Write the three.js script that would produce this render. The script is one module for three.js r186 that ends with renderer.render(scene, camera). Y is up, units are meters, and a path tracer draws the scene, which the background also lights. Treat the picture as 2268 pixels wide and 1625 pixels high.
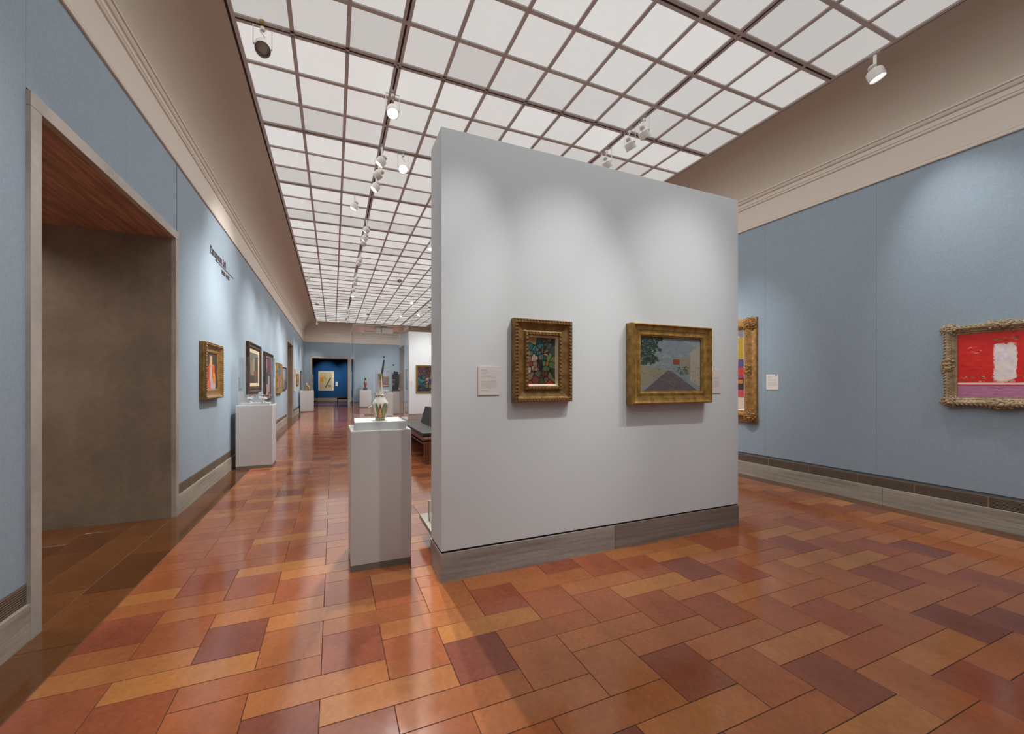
import * as THREE from 'three';
import { mergeGeometries, toCreasedNormals } from 'three/addons/utils/BufferGeometryUtils.js';
import { RoundedBoxGeometry } from 'three/addons/geometries/RoundedBoxGeometry.js';
import { RectAreaLightUniformsLib } from 'three/addons/lights/RectAreaLightUniformsLib.js';
import { FontLoader } from 'three/addons/loaders/FontLoader.js';
import { TextGeometry } from 'three/addons/geometries/TextGeometry.js';
import { ImprovedNoise } from 'three/addons/math/ImprovedNoise.js';

/* ------------------------------------------------------------------ camera, light, exposure */
const scene = new THREE.Scene();
scene.background = new THREE.Color(0x000000);
const FOCAL = 838.41, CX = 1056.33, HORIZON = 848.49, YAW = 0.36241, EYE = 1.4;
const camera = new THREE.PerspectiveCamera(2 * Math.atan(812.5 / FOCAL) * 180 / Math.PI, 2268 / 1625, 0.05, 120);
camera.position.set(0, EYE, 0);
camera.rotation.set(0, -YAW, 0);
camera.setViewOffset(2268, 1625, 1134 - CX, 812.5 - HORIZON, 2268, 1625);   // shift lens
const renderer = new THREE.WebGLRenderer();
renderer.toneMapping = THREE.LinearToneMapping;
renderer.toneMappingExposure = 0.94;
renderer.shadowMap.enabled = true;
RectAreaLightUniformsLib.init();

// the room (metres): left wall, right wall, far wall, near wall; laylight grid
const XL = -1.563, XR = 5.929, ZF = -23.4, ZN = 2.93;
const CELL = 0.5114, GX0 = -0.886, GZ0 = -4.095, GY = 4.806, COLS = 12, ROW0 = -12, ROW1 = 36;
const gx = c => GX0 + c * CELL, gz = r => GZ0 - r * CELL;
const GLOW = 0.61, SKYLIGHT = 0.88, SPOT = 36, LOBBY = 16;

{ // the backlit glass ceiling as one soft light of its size, just under its face
  const w = COLS * CELL, d = (ROW1 - ROW0) * CELL;
  const a = new THREE.RectAreaLight(new THREE.Color(1, 0.99, 0.97), SKYLIGHT, w, d);
  a.position.set(GX0 + w / 2, GY - 0.02, (gz(ROW0) + gz(ROW1)) / 2);
  a.rotation.x = -Math.PI / 2;
  a.name = 'laylight';
  scene.add(a);
}

/* ------------------------------------------------------------------ helpers */
let seed = 12345;
const rnd = () => { seed = (seed * 1664525 + 1013904223) >>> 0; return seed / 4294967296; };
const rr = (a, b) => a + (b - a) * rnd();
const perlin = new ImprovedNoise();
const V = (x, y, z) => new THREE.Vector3(x, y, z);
const taken = new Map();
function numbered(n) { const k = taken.get(n) ?? 0; taken.set(n, k + 1); return k ? n + '_' + String(k).padStart(3, '0') : n; }
function uvMetres(g) {           // box mapping, one uv unit per metre
  if (g.index) g = g.toNonIndexed();
  const p = g.attributes.position, n = g.attributes.normal, uv = new Float32Array(p.count * 2);
  for (let i = 0; i < p.count; i += 3) {
    const ax = Math.abs(n.getX(i)), ay = Math.abs(n.getY(i)), az = Math.abs(n.getZ(i));
    for (let k = i; k < i + 3; k++) {
      let u, v;
      if (ax >= ay && ax >= az) { u = p.getZ(k); v = p.getY(k); }
      else if (ay >= az) { u = p.getX(k); v = p.getZ(k); }
      else { u = p.getX(k); v = p.getY(k); }
      uv[2 * k] = u; uv[2 * k + 1] = v;
    }
  }
  g.setAttribute('uv', new THREE.BufferAttribute(uv, 2));
  return g;
}
function bx(x0, x1, y0, y1, z0, z1) {
  const g = new THREE.BoxGeometry(Math.abs(x1 - x0), Math.abs(y1 - y0), Math.abs(z1 - z0));
  g.translate((x0 + x1) / 2, (y0 + y1) / 2, (z0 + z1) / 2);
  return uvMetres(g);
}
function rbx(x0, x1, y0, y1, z0, z1, r = 0.004, s = 2) {
  const g = new RoundedBoxGeometry(Math.abs(x1 - x0), Math.abs(y1 - y0), Math.abs(z1 - z0), s, r);
  g.translate((x0 + x1) / 2, (y0 + y1) / 2, (z0 + z1) / 2);
  return uvMetres(g);
}
function merge(list) {
  return mergeGeometries(list.map(g => { const q = g.index ? g.toNonIndexed() : g.clone(); for (const k of Object.keys(q.attributes)) if (!['position', 'normal', 'uv'].includes(k)) q.deleteAttribute(k); return q; }));
}
function cyl(a, b, ra, rb = ra, seg = 16, open = false) {   // a tapered bar from point a to point b
  const d = b.clone().sub(a), g = new THREE.CylinderGeometry(rb, ra, d.length(), seg, 1, open);
  g.applyQuaternion(new THREE.Quaternion().setFromUnitVectors(V(0, 1, 0), d.clone().normalize()));
  g.translate((a.x + b.x) / 2, (a.y + b.y) / 2, (a.z + b.z) / 2);
  return g;
}
function mesh(name, geo, mat, parent) {
  const m = new THREE.Mesh(geo, mat);
  m.castShadow = m.receiveShadow = true;
  m.name = parent && parent !== scene ? name : numbered(name);
  (parent || scene).add(m);
  return m;
}
function thing(name, label, category, group) {
  const o = new THREE.Group();
  o.name = numbered(name); o.userData = { label, category };
  if (group) o.userData.group = group;
  scene.add(o);
  return o;
}
function structure(name, geo, mat, label, category) {
  const o = geo ? mesh(name, geo, mat) : new THREE.Group();
  if (!geo) { o.name = numbered(name); scene.add(o); }
  o.userData = { kind: 'structure', label, category };
  return o;
}

/* ------------------------------------------------------------------ computed textures */
function dataTex(n, m, fn, srgb, repeatX = 1, repeatY = 1) {
  const d = new Uint8Array(n * m * 4);
  for (let j = 0; j < m; j++) for (let i = 0; i < n; i++) {
    const c = fn(i / n, j / m), k = 4 * (j * n + i);
    for (let q = 0; q < 3; q++) d[k + q] = Math.max(0, Math.min(255, Math.round(255 * (Array.isArray(c) ? c[q] : c))));
    d[k + 3] = 255;
  }
  const t = new THREE.DataTexture(d, n, m);
  t.wrapS = t.wrapT = THREE.RepeatWrapping; t.magFilter = THREE.LinearFilter; t.minFilter = THREE.LinearMipmapLinearFilter; t.generateMipmaps = true;
  if (srgb) t.colorSpace = THREE.SRGBColorSpace;
  t.repeat.set(repeatX, repeatY); t.needsUpdate = true;
  return t;
}
// tileable fractal noise, fx by fy lumps over the tile
const sm = t => t * t * (3 - 2 * t);
function lattice(nx, ny, s) { const a = []; let q = s >>> 0; for (let i = 0; i < nx * ny; i++) { q = (q * 1664525 + 1013904223) >>> 0; a.push(q / 4294967296); } return (x, y) => a[((y % ny + ny) % ny) * nx + ((x % nx + nx) % nx)]; }
function fbm(fx, fy, oct, s) {
  const L = []; for (let o = 0; o < oct; o++) L.push([fx << o, fy << o, lattice(fx << o, fy << o, s + 77 * o)]);
  return (u, v) => { let r = 0, w = 0.5, t = 0; for (const [nx, ny, l] of L) { const x = u * nx, y = v * ny, xi = Math.floor(x), yi = Math.floor(y), a = sm(x - xi), b = sm(y - yi); r += w * ((l(xi, yi) * (1 - a) + l(xi + 1, yi) * a) * (1 - b) + (l(xi, yi + 1) * (1 - a) + l(xi + 1, yi + 1) * a) * b); t += w; w *= 0.55; } return r / t; };
}
const mixc = (a, b, t) => a.map((x, i) => x + (b[i] - x) * t);
const fA = fbm(4, 4, 5, 3), fB = fbm(6, 6, 4, 19), fFine = fbm(64, 64, 2, 5), fVein = fbm(2, 14, 5, 41), fVein2 = fbm(3, 40, 3, 8), fCloud = fbm(3, 3, 6, 91), fGrain = fbm(3, 60, 3, 23);
// tile clay: mottled, close to white so that the tile's own colour carries
const clayMap = dataTex(512, 512, (u, v) => { const k = 0.86 + 0.14 * (fA(u, v) - 0.5) + 0.10 * (fFine(u, v) - 0.5) + 0.06 * (fB(u, v) - 0.5); return [k, k * (0.99 + 0.03 * (fB(v, u) - 0.5)), k * (0.985 + 0.05 * (fB(v, u) - 0.5))]; }, true, 0.9, 0.9);
const clayRough = dataTex(512, 512, (u, v) => { const k = 0.5 + 0.35 * (fA(v, u) - 0.5) + 0.25 * (fFine(u, v) - 0.5); return [k, k, k]; }, false, 1.7, 1.7);
const clayBump = dataTex(512, 512, (u, v) => 0.5 + 0.6 * (fB(u, v) - 0.5) + 0.15 * (fFine(u, v) - 0.5), false, 2.1, 2.1);
const stoneMap = dataTex(512, 512, (u, v) => { const w = fVein(u, v + 0.06 * (fA(u, v) - 0.5)), k = fVein2(u, v); const s = 0.72 + 0.24 * (w - 0.5) + 0.13 * (k - 0.5) + 0.06 * (fFine(u, v) - 0.5); return [s, s * 0.985, s * 0.965]; }, true, 0.7, 1.6);
const stoneMapB = (() => { const t = stoneMap.clone(); t.offset.set(0.31, 0.47); t.repeat.set(0.6, 1.9); t.needsUpdate = true; return t; })();
const plasterMap = dataTex(512, 512, (u, v) => { const s = 0.76 + 0.30 * (fCloud(u, v) - 0.5) + 0.10 * (fVein(v, u) - 0.5) + 0.06 * (fFine(u, v) - 0.5); return [s, s, s]; }, true, 0.42, 0.5);
const woodMap = dataTex(512, 512, (u, v) => { const s = 0.78 + 0.4 * (fGrain(v, u) - 0.5) + 0.2 * (fA(u, v) - 0.5); return [s, s * 0.97, s * 0.94]; }, true, 0.9, 0.9);
const woodMapB = dataTex(512, 512, (u, v) => { const s = 0.78 + 0.4 * (fGrain(u, v) - 0.5) + 0.2 * (fA(u, v) - 0.5); return [s, s * 0.97, s * 0.94]; }, true, 0.9, 0.9);
const clothMap = dataTex(512, 512, (u, v) => { const s = 0.95 + 0.07 * (fFine(u, v) - 0.5) + 0.015 * (fA(u, v) - 0.5); return [s, s, s]; }, true, 1.5, 1.5);
const clothBump = dataTex(256, 256, (u, v) => 0.5 + 0.22 * Math.sin(u * Math.PI * 2 * 40) * Math.sin(v * Math.PI * 2 * 40) + 0.5 * (fFine(u, v) - 0.5), false, 5, 5);
const paintBump = dataTex(256, 256, (u, v) => 0.5 + 0.6 * (fFine(u, v) - 0.5), false, 3, 3);
const goldMap = dataTex(256, 256, (u, v) => { const s = 0.78 + 0.5 * (fB(u, v) - 0.5) + 0.25 * (fFine(u, v) - 0.5); return [s, s * 0.98, s * 0.93]; }, true, 4, 4);
const leatherBump = dataTex(256, 256, (u, v) => 0.5 + 0.5 * (fFine(u, v) - 0.5) + 0.3 * (fB(u, v) - 0.5), false, 5, 5);
const lensMap = dataTex(128, 128, (u, v) => { const a = Math.abs(Math.sin(u * Math.PI * 8)), b = Math.abs(Math.sin(v * Math.PI * 8)); const s = 0.92 + 0.08 * Math.min(a, b); return [s, s, s]; }, true, 10.75, 10.75);

/* ------------------------------------------------------------------ materials */
const std = (o) => new THREE.MeshStandardMaterial(o);
const phy = (o) => new THREE.MeshPhysicalMaterial(o);
const M = {
  partition: std({ color: 0xd8dee1, roughness: 0.75, bumpMap: paintBump, bumpScale: 0.0002 }),
  blueCloth: std({ color: 0x9aabb8, roughness: 0.92, map: clothMap, bumpMap: clothBump, bumpScale: 0.0003 }),
  wallCore: std({ color: 0x6b767f, roughness: 0.9 }),
  cream: std({ color: 0xd6ccc0, roughness: 0.8 }),
  cove: std({ color: 0xc6bbac, roughness: 0.85 }),
  stone: std({ color: 0xe2d8ca, roughness: 0.45, map: stoneMap }),
  stoneGrey: std({ color: 0xdad4d0, roughness: 0.45, map: stoneMap }),
  stoneGreyB: std({ color: 0xb4aba4, roughness: 0.45, map: stoneMapB }),
  doorStone: std({ color: 0xe2d8cd, roughness: 0.55, map: plasterMap }),
  plaster: std({ color: 0xb3a18d, roughness: 0.7, map: plasterMap }),
  soffit: std({ color: 0xcaa28e, roughness: 0.5, map: woodMap }),
  ventSlat: std({ color: 0x857565, roughness: 0.45, metalness: 0.3 }),
  dark: std({ color: 0x1c1613, roughness: 0.8 }),
  grout: std({ color: 0x3a251a, roughness: 0.9 }),
  bar: std({ color: 0xcbc1bc, roughness: 0.5 }),
  slot: std({ color: 0x2a1a17, roughness: 0.7 }),
  roof: std({ color: 0x8a8580, roughness: 0.9 }),
  pedestal: std({ color: 0xc9c6c4, roughness: 0.55 }),
  pedestalTop: std({ color: 0xd3d6d4, roughness: 0.4 }),
  kick: std({ color: 0x77716b, roughness: 0.5 }),
  acrylic: phy({ color: 0xffffff, roughness: 0.0, transmission: 1, thickness: 0, ior: 1.49, side: THREE.DoubleSide }),
  acrylicEdge: phy({ color: 0xf4fafa, roughness: 0.12, transmission: 0.8, thickness: 0, ior: 1.49 }),
  lampBody: std({ color: 0xcfcac4, roughness: 0.4 }),
  lampInside: std({ color: 0x8d8883, roughness: 0.45 }),
  lampBrass: std({ color: 0xa58b4e, roughness: 0.35, metalness: 0.8 }),
  lens: std({ color: 0xffffff, emissive: 0xfff8ee, emissiveIntensity: 5, roughness: 0.2 }),
  lensOff: std({ color: 0xbcb8ac, roughness: 0.15 }),
  goldOld: std({ color: 0xb48c54, roughness: 0.42, metalness: 0.25, map: goldMap }),
  goldDark: std({ color: 0x9a7446, roughness: 0.5, metalness: 0.25, map: goldMap }),
  goldBright: std({ color: 0xcba052, roughness: 0.35, metalness: 0.3, map: goldMap }),
  goldPale: std({ color: 0xc9b292, roughness: 0.5, metalness: 0.15, map: goldMap }),
  goldRich: std({ color: 0xcf9f60, roughness: 0.4, metalness: 0.25, map: goldMap }),
  brownWood: std({ color: 0x4d3524, roughness: 0.45, map: woodMapB }),
  cherry: std({ color: 0x8a4f38, roughness: 0.4, map: woodMapB }),
  blackWood: std({ color: 0x2b211c, roughness: 0.5 }),
  liner: std({ color: 0xe0cdb0, roughness: 0.6 }),
  whiteFrame: std({ color: 0xe3ddd2, roughness: 0.55 }),
  card: std({ color: 0xded6d2, roughness: 0.85 }),
  letter: std({ color: 0x4b4340, roughness: 0.5 }),
  leather: std({ color: 0x2e2b2a, roughness: 0.45, bumpMap: leatherBump, bumpScale: 0.0008 }),
  steel: std({ color: 0xb4b0aa, roughness: 0.3, metalness: 0.9 }),
  silver: std({ color: 0xf0eeea, roughness: 0.12, metalness: 1 }),
  gilt: std({ color: 0xd8a94a, roughness: 0.25, metalness: 0.9 }),
  ivory: std({ color: 0xe8dcb8, roughness: 0.35 }),
  bronze: std({ color: 0x23262a, roughness: 0.35, metalness: 0.3 }),
  copper: std({ color: 0x9a5a38, roughness: 0.35, metalness: 0.4 }),
  platformTop: std({ color: 0xaaa496, roughness: 0.6 }),
  brownBase: std({ color: 0x4a352a, roughness: 0.6 }),
  deepBlue: std({ color: 0x0e4c82, roughness: 0.9, map: clothMap, bumpMap: clothBump, bumpScale: 0.0003 }),
  porcelain: std({ color: 0xffffff, roughness: 0.18 }),
};

/* ------------------------------------------------------------------ FLOOR: clay tiles, strips 2 x 1/2 between squares 1 x 1 */
const TX = 0.304, TZ = 0.1485, TX0 = -1.272, TZN0 = -2.41, JOINT = 0.003;
const TILE_RIGHT = TX0 + 23 * TX - 0.03;            // right-hand border begins here
const floorRoot = structure('floor', bx(-3.4, XR + 0.4, -0.12, -0.0025, ZN + 0.4, -33.9), M.grout, 'glossy terracotta tile floor of squares and long strips', 'floor');
function tileGeo(w, d) {                             // chamfered slab without underside, origin in the middle of its top
  const c = 0.0012, y = -0.011, a = w / 2, b = d / 2, P = [], U = [];
  const quad = (p, q, r, s) => { for (const k of [p, q, r, p, r, s]) { P.push(...k); U.push(k[0], k[2]); } };
  const t = [[-a + c, 0, b - c], [a - c, 0, b - c], [a - c, 0, -b + c], [-a + c, 0, -b + c]];
  const m = [[-a, -c, b], [a, -c, b], [a, -c, -b], [-a, -c, -b]];
  const l = m.map(k => [k[0], y, k[2]]);
  quad(...t);
  for (let i = 0; i < 4; i++) { const j = (i + 1) % 4; quad(m[i], m[j], t[j], t[i]); quad(l[i], l[j], m[j], m[i]); }
  const g = new THREE.BufferGeometry();
  g.setAttribute('position', new THREE.Float32BufferAttribute(P, 3));
  g.setAttribute('uv', new THREE.Float32BufferAttribute(U, 2));
  g.computeVertexNormals();
  return g;
}
const squareTones = [0xae6742, 0xb16b46, 0xa86140, 0xb47048, 0xab6547, 0xa35e42, 0xb06a44, 0xa76041, 0xb6744a, 0xad6844, 0xb26d45, 0xa15c44, 0x985c44, 0x8f5444];
const stripTones = [0xbc7b4d, 0xb7754a, 0xc08151, 0xb37047, 0xb9774d, 0xaf6b46, 0xc2854f, 0xb57249];
const borderTones = [0x6d4524, 0x744a28, 0x653f22, 0x7a4f2b];
const tileMats = new Map();
const warm = hex => { const c = new THREE.Color(hex); c.r *= 1.08; c.g *= 1.0; c.b *= 0.91; return c; };
function tileMat(hex, variant) {
  const key = hex + ':' + variant;
  if (!tileMats.has(key)) {
    const shift = t => { const q = t.clone(); q.offset.set(0.37 * variant, 0.61 * variant); q.needsUpdate = true; return q; };
    tileMats.set(key, std({ color: warm(hex), roughness: 0.27, map: shift(clayMap), roughnessMap: clayRough, bumpMap: clayBump, bumpScale: 0.0004 }));
  }
  return tileMats.get(key);
}
const stuffTile = std({ color: 0xffffff, vertexColors: true, roughness: 0.27, map: clayMap, roughnessMap: clayRough, bumpMap: clayBump, bumpScale: 0.0004 });
const tiles = [];
function addTile(x0, x1, z0, z1, kind, clipL, clipR, zNear, zFar) {
  x0 = Math.max(x0, clipL); x1 = Math.min(x1, clipR); z0 = Math.max(z0, zFar); z1 = Math.min(z1, zNear);
  if (x1 - x0 < 0.02 || z1 - z0 < 0.02) return;
  tiles.push({ x: (x0 + x1) / 2, z: (z0 + z1) / 2, w: x1 - x0, d: z1 - z0, kind });
}
for (let c = -1; c < 24; c++) {                      // pattern in columns of TX and half rows of TZ, stepping one half row per column
  const base = TZN0 + (c - 3) * TZ;                  // far edge of a square in this column
  for (let k = -58; k < 16; k++) {
    const z = base + k * 4 * TZ, x = TX0 + c * TX;
    if (z > ZN || z < -34) continue;
    addTile(x, x + TX, z, z + 2 * TZ, 'square', TX0, TILE_RIGHT, ZN, -33.5);
    addTile(x, x + 2 * TX, z + 3 * TZ, z + 4 * TZ, 'strip', TX0, TILE_RIGHT, ZN, -33.5);
  }
}
for (let z = -3.275 + 10 * 0.607; z > -23.2; z -= 0.607) { addTile(XL, TX0, z - 0.607, z, 'border', XL, TX0, ZN, ZF); addTile(TILE_RIGHT, XR, z - 0.607 - 0.2, z - 0.2, 'border', TILE_RIGHT, XR, ZN, ZF); }
for (const [zn, zf] of [[-2.869, -4.821], [-15.13, -17.08]])    // floors of the two side passages
  for (let i = 0; i < 5; i++) { const z = zn - i * (zn - zf) / 4; for (let j = 0; j < 4; j++) addTile(XL - 0.30 * (j + 1) - 0.06 * 0, XL - 0.30 * j, z - (zn - zf) / 4 + (j % 2) * 0.24, z + (j % 2) * 0.24, 'border', -2.85, XL, zn, zf); }
const toScreen = V(0, 0, 0);
camera.updateMatrixWorld(true); camera.updateProjectionMatrix();
const inView = (x, y, z) => { toScreen.set(x, y, z).applyMatrix4(camera.matrixWorldInverse); if (toScreen.z > -0.2) return false; toScreen.applyMatrix4(camera.projectionMatrix); return Math.abs(toScreen.x) < 1.06 && Math.abs(toScreen.y) < 1.06; };
const behindPartition = (x, y, z) => { if (z > -2.6) return false; const t = -2.576 / z, px = x * t, py = EYE + (y - EYE) * t; return px > 0.68 && px < 3.73 && py < 3.2; };
camera.matrixWorldInverse.copy(camera.matrixWorld).invert();
for (const t of tiles) {
  const seen = inView(t.x, 0, t.z) && !behindPartition(t.x, 0, t.z) && t.x > XL - 1.1;
  t.rank = seen ? t.w * t.d / Math.pow(t.x * t.x + t.z * t.z + 2, 1.5) : 0;
}
tiles.sort((a, b) => b.rank - a.rank);
const geoCache = new Map();
const restP = [], restN = [], restU = [], restC = [];
const isBorder = t => t.kind === 'border';
let nTile = 0, nBorder = 0;
const colA = new THREE.Color();
for (const t of tiles) {
  const w = +(t.w - JOINT).toFixed(4), d = +(t.d - JOINT).toFixed(4), key = w + 'x' + d;
  if (!geoCache.has(key)) geoCache.set(key, tileGeo(w, d));
  const g = geoCache.get(key);
  const tones = t.kind === 'square' ? squareTones : t.kind === 'strip' ? stripTones : borderTones;
  const tone = tones[Math.floor(rnd() * tones.length)], variant = Math.floor(rnd() * 3);
  const tilt = [rr(-1, 1) * 0.0012, rr(-1, 1) * 0.0012];
  const own = t.rank > 0 && (isBorder(t) ? nBorder++ < 40 : nTile++ < 258);
  if (own) {
    const m = mesh(isBorder(t) ? 'border_tile' : t.kind === 'square' ? 'square_tile' : 'strip_tile', g, tileMat(tone, variant), floorRoot);
    m.position.set(t.x, -0.0006, t.z); m.rotation.set(tilt[0], 0, tilt[1]);
  } else {
    const p = g.attributes.position, n = g.attributes.normal, u = g.attributes.uv;
    colA.copy(warm(tone));
    for (let i = 0; i < p.count; i++) {
      restP.push(p.getX(i) + t.x, p.getY(i) - 0.0006 + tilt[0] * p.getZ(i) + tilt[1] * p.getX(i), p.getZ(i) + t.z);
      restN.push(n.getX(i) - tilt[1], n.getY(i), n.getZ(i) - tilt[0]); restU.push(u.getX(i) + t.x * 1.7, u.getY(i) + t.z * 1.3); restC.push(colA.r, colA.g, colA.b);
    }
  }
}
{
  const g = new THREE.BufferGeometry();
  g.setAttribute('position', new THREE.Float32BufferAttribute(restP, 3)); g.setAttribute('normal', new THREE.Float32BufferAttribute(restN, 3));
  g.setAttribute('uv', new THREE.Float32BufferAttribute(restU, 2)); g.setAttribute('color', new THREE.Float32BufferAttribute(restC, 3));
  mesh('distant_tiles', g, stuffTile, floorRoot).userData.kind = 'stuff';
}

/* ------------------------------------------------------------------ CEILING: coves, laylight grid with glass panes */
const ceiling = structure('ceiling', bx(XL - 0.4, XR + 0.4, GY + 0.16, GY + 0.36, ZN + 0.4, ZF - 0.4), M.roof, 'coved cream ceiling around a large backlit glass laylight grid', 'ceiling');
const roomRect = { x0: XL, x1: XR, z0: ZF, z1: ZN };
function sweepSide(profile, side, rect = roomRect, smooth = false) {   // profile [inset, height] along one side of the room, mitred at the corners
  const P = [], U = [];
  const at = (d, end) => {
    const a = rect.x0 + d, b = rect.x1 - d, f = rect.z0 + d, n = rect.z1 - d;
    return { left: end ? [a, f] : [a, n], right: end ? [b, n] : [b, f], far: end ? [b, f] : [a, f], near: end ? [a, n] : [b, n] }[side];
  };
  let run = 0;
  for (let i = 0; i + 1 < profile.length; i++) {
    const [d0, y0] = profile[i], [d1, y1] = profile[i + 1], p = at(d0, 0), q = at(d0, 1), r = at(d1, 1), s = at(d1, 0), h = Math.hypot(d1 - d0, y1 - y0);
    const A = [p[0], y0, p[1]], B = [q[0], y0, q[1]], C = [r[0], y1, r[1]], D = [s[0], y1, s[1]];
    const len = Math.hypot(q[0] - p[0], q[1] - p[1]);
    for (const [k, uu, vv] of [[A, 0, run], [B, len, run], [C, len, run + h], [A, 0, run], [C, len, run + h], [D, 0, run + h]]) { P.push(...k); U.push(uu, vv); }
    run += h;
  }
  let g = new THREE.BufferGeometry();
  g.setAttribute('position', new THREE.Float32BufferAttribute(P, 3)); g.setAttribute('uv', new THREE.Float32BufferAttribute(U, 2));
  g.computeVertexNormals();
  if (smooth) g = toCreasedNormals(g, 0.6);
  return g;
}
const coveRun = GX0 - 0.03 - XL;
const coveProfile = []; for (let i = 0; i <= 14; i++) { const a = i / 14 * Math.PI / 2; coveProfile.push([0.03 + (coveRun - 0.03) * (1 - Math.cos(a)), 4.235 + (GY + 0.01 - 4.235) * Math.sin(a)]); }
for (const s of ['left', 'right', 'far', 'near']) mesh('cove', sweepSide(coveProfile, s, roomRect, true), M.cove, ceiling);
mesh('ceiling_margin', bx(GX0 - 0.05, gx(COLS) + 0.05, GY + 0.004, GY + 0.03, gz(ROW1) - 0.03, ZF + coveRun - 0.03), M.cove, ceiling);
mesh('ceiling_margin', bx(GX0 - 0.05, gx(COLS) + 0.05, GY + 0.004, GY + 0.03, ZN - coveRun + 0.03, gz(ROW0) + 0.03), M.cove, ceiling);
// bars
const zA = gz(ROW0), zB = gz(ROW1), xA = gx(0), xB = gx(COLS);
function slottedBar(alongX, at, a, b, w = 0.078, slot = 0.02) {   // two flanges with a dark lighting-track slot between them
  const h0 = GY, h1 = GY + 0.055, e = (w - slot) / 4 + slot / 2, f = (w - slot) / 4;
  const one = (c, hw, y0, y1) => alongX ? bx(a, b, y0, y1, at + c - hw, at + c + hw) : bx(at + c - hw, at + c + hw, y0, y1, a, b);
  const o = mesh('track_bar', merge([one(-e, f, h0, h1), one(e, f, h0, h1)]), M.bar, ceiling);
  mesh('track_slot', one(0, slot / 2, h0 + 0.007, h1), M.slot, o);
}
for (let c = 1; c < COLS; c++) {
  if (c === 3 || c === 9) slottedBar(false, gx(c), zB, zA);
  else mesh('ceiling_bar', bx(gx(c) - 0.019, gx(c) + 0.019, GY, GY + 0.05, zB, zA), M.bar, ceiling);
}
for (let r = ROW0; r <= ROW1; r++) {
  if (r === ROW0 || r === ROW1) continue;
  if (((r % 3) + 3) % 3 === 0) slottedBar(true, gz(r), xA + 0.02, xB - 0.02);
  else mesh('ceiling_bar', bx(xA + 0.02, xB - 0.02, GY - 0.0005, GY + 0.05, gz(r) - 0.019, gz(r) + 0.019), M.bar, ceiling);
}
for (const [x, s] of [[xA, 1], [xB, -1]]) {
  const o = mesh('edge_bar', bx(x - s * 0.004, x + s * 0.03, GY - 0.002, GY + 0.055, zB, zA), M.bar, ceiling);
  mesh('edge_slot', bx(x - s * 0.032, x - s * 0.004, GY + 0.012, GY + 0.03, zB, zA), M.slot, o);
}
for (const [z, s] of [[zA, -1], [zB, 1]]) mesh('edge_bar', bx(xA, xB, GY - 0.0015, GY + 0.055, z - s * 0.02, z + s * 0.03), M.bar, ceiling);
// panes of ribbed glass, lit from above
const paneTints = [[1, 0.99, 0.97], [0.99, 0.99, 0.97], [1, 0.985, 0.965]];
const paneMats = new Map();
function paneMat(level, tint) {
  const k = level + ':' + tint;
  if (!paneMats.has(k)) paneMats.set(k, std({ color: 0xb9c0bd, roughness: 0.35, emissive: new THREE.Color(...paneTints[tint]), emissiveIntensity: GLOW * [0.80, 0.90, 1.0, 1.08][level], emissiveMap: lensMap }));
  return paneMats.get(k);
}
const paneShape = bx(-CELL / 2 + 0.0125, CELL / 2 - 0.0125, 0.016, 0.026, -CELL / 2 + 0.0125, CELL / 2 - 0.0125);
const panes = [];
for (let r = ROW0; r < ROW1; r++) for (let c = 0; c < COLS; c++) {
  const x = gx(c + 0.5), z = gz(r + 0.5), k = ((r % 3) + 3) % 3;
  let level = k === 2 ? 1 : k === 0 ? 3 : 2; if (c > 8) level = Math.max(0, level - 1); if (c < 1 && k === 2) level = 0;
  if (rnd() < 0.18) level = Math.max(0, level - 1);
  const seen = inView(x, GY, z) && !behindPartition(x, GY, z);
  panes.push({ x, z, level, tint: Math.floor(rnd() * 3), rank: seen ? 1 / Math.pow(x * x + z * z + 9, 1.5) : 0 });
}
panes.sort((a, b) => b.rank - a.rank);
const restPanes = new Map();
panes.forEach((p, i) => {
  if (i < 298 && p.rank > 0) { const m = mesh('pane', paneShape, paneMat(p.level, p.tint), ceiling); m.position.set(p.x, GY, p.z); }
  else { const k = p.level; if (!restPanes.has(k)) restPanes.set(k, []); restPanes.get(k).push(paneShape.clone().translate(p.x, GY, p.z)); }
});
{
  const mats = [], geos = [];
  for (const [k, list] of restPanes) { geos.push(merge(list)); mats.push(paneMat(k, 1)); }
  const g = mergeGeometries(geos, true);
  mesh('distant_panes', g, mats, ceiling).userData.kind = 'stuff';
}

/* ------------------------------------------------------------------ WALLS */
const DOORS = [[-2.792, -4.907], [-15.05, -17.165]];       // outer edges of the stone door frames in the left wall
const DH = 3.0, BASE = 0.2, VENT = 0.305, TOP = 3.742;
const wl = [];
{
  const cuts = [ZN, ...DOORS.flat(), ZF];
  for (let i = 0; i < cuts.length; i += 2) wl.push(bx(XL - 0.3, XL - 0.012, -0.1, 4.6, cuts[i], cuts[i + 1]));
  for (const [a, b] of DOORS) wl.push(bx(XL - 0.3, XL - 0.012, DH, 4.6, a, b));
}
const wallLeft = structure('wall_left', merge(wl), M.wallCore, 'long left wall of pale blue fabric panels with two openings', 'wall');
function panelGeo(w, h) { const g = new RoundedBoxGeometry(w, h, 0.012, 2, 0.002); return uvMetres(g); }
function panelOn(parent, x, y0, y1, z0, z1, m = M.blueCloth) {
  const g = rbx(x - 0.006, x + 0.006, y0, y1, z0 + 0.0006, z1 - 0.0006, 0.0008, 1);
  mesh('wall_panel', g, m, parent);
}
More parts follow.
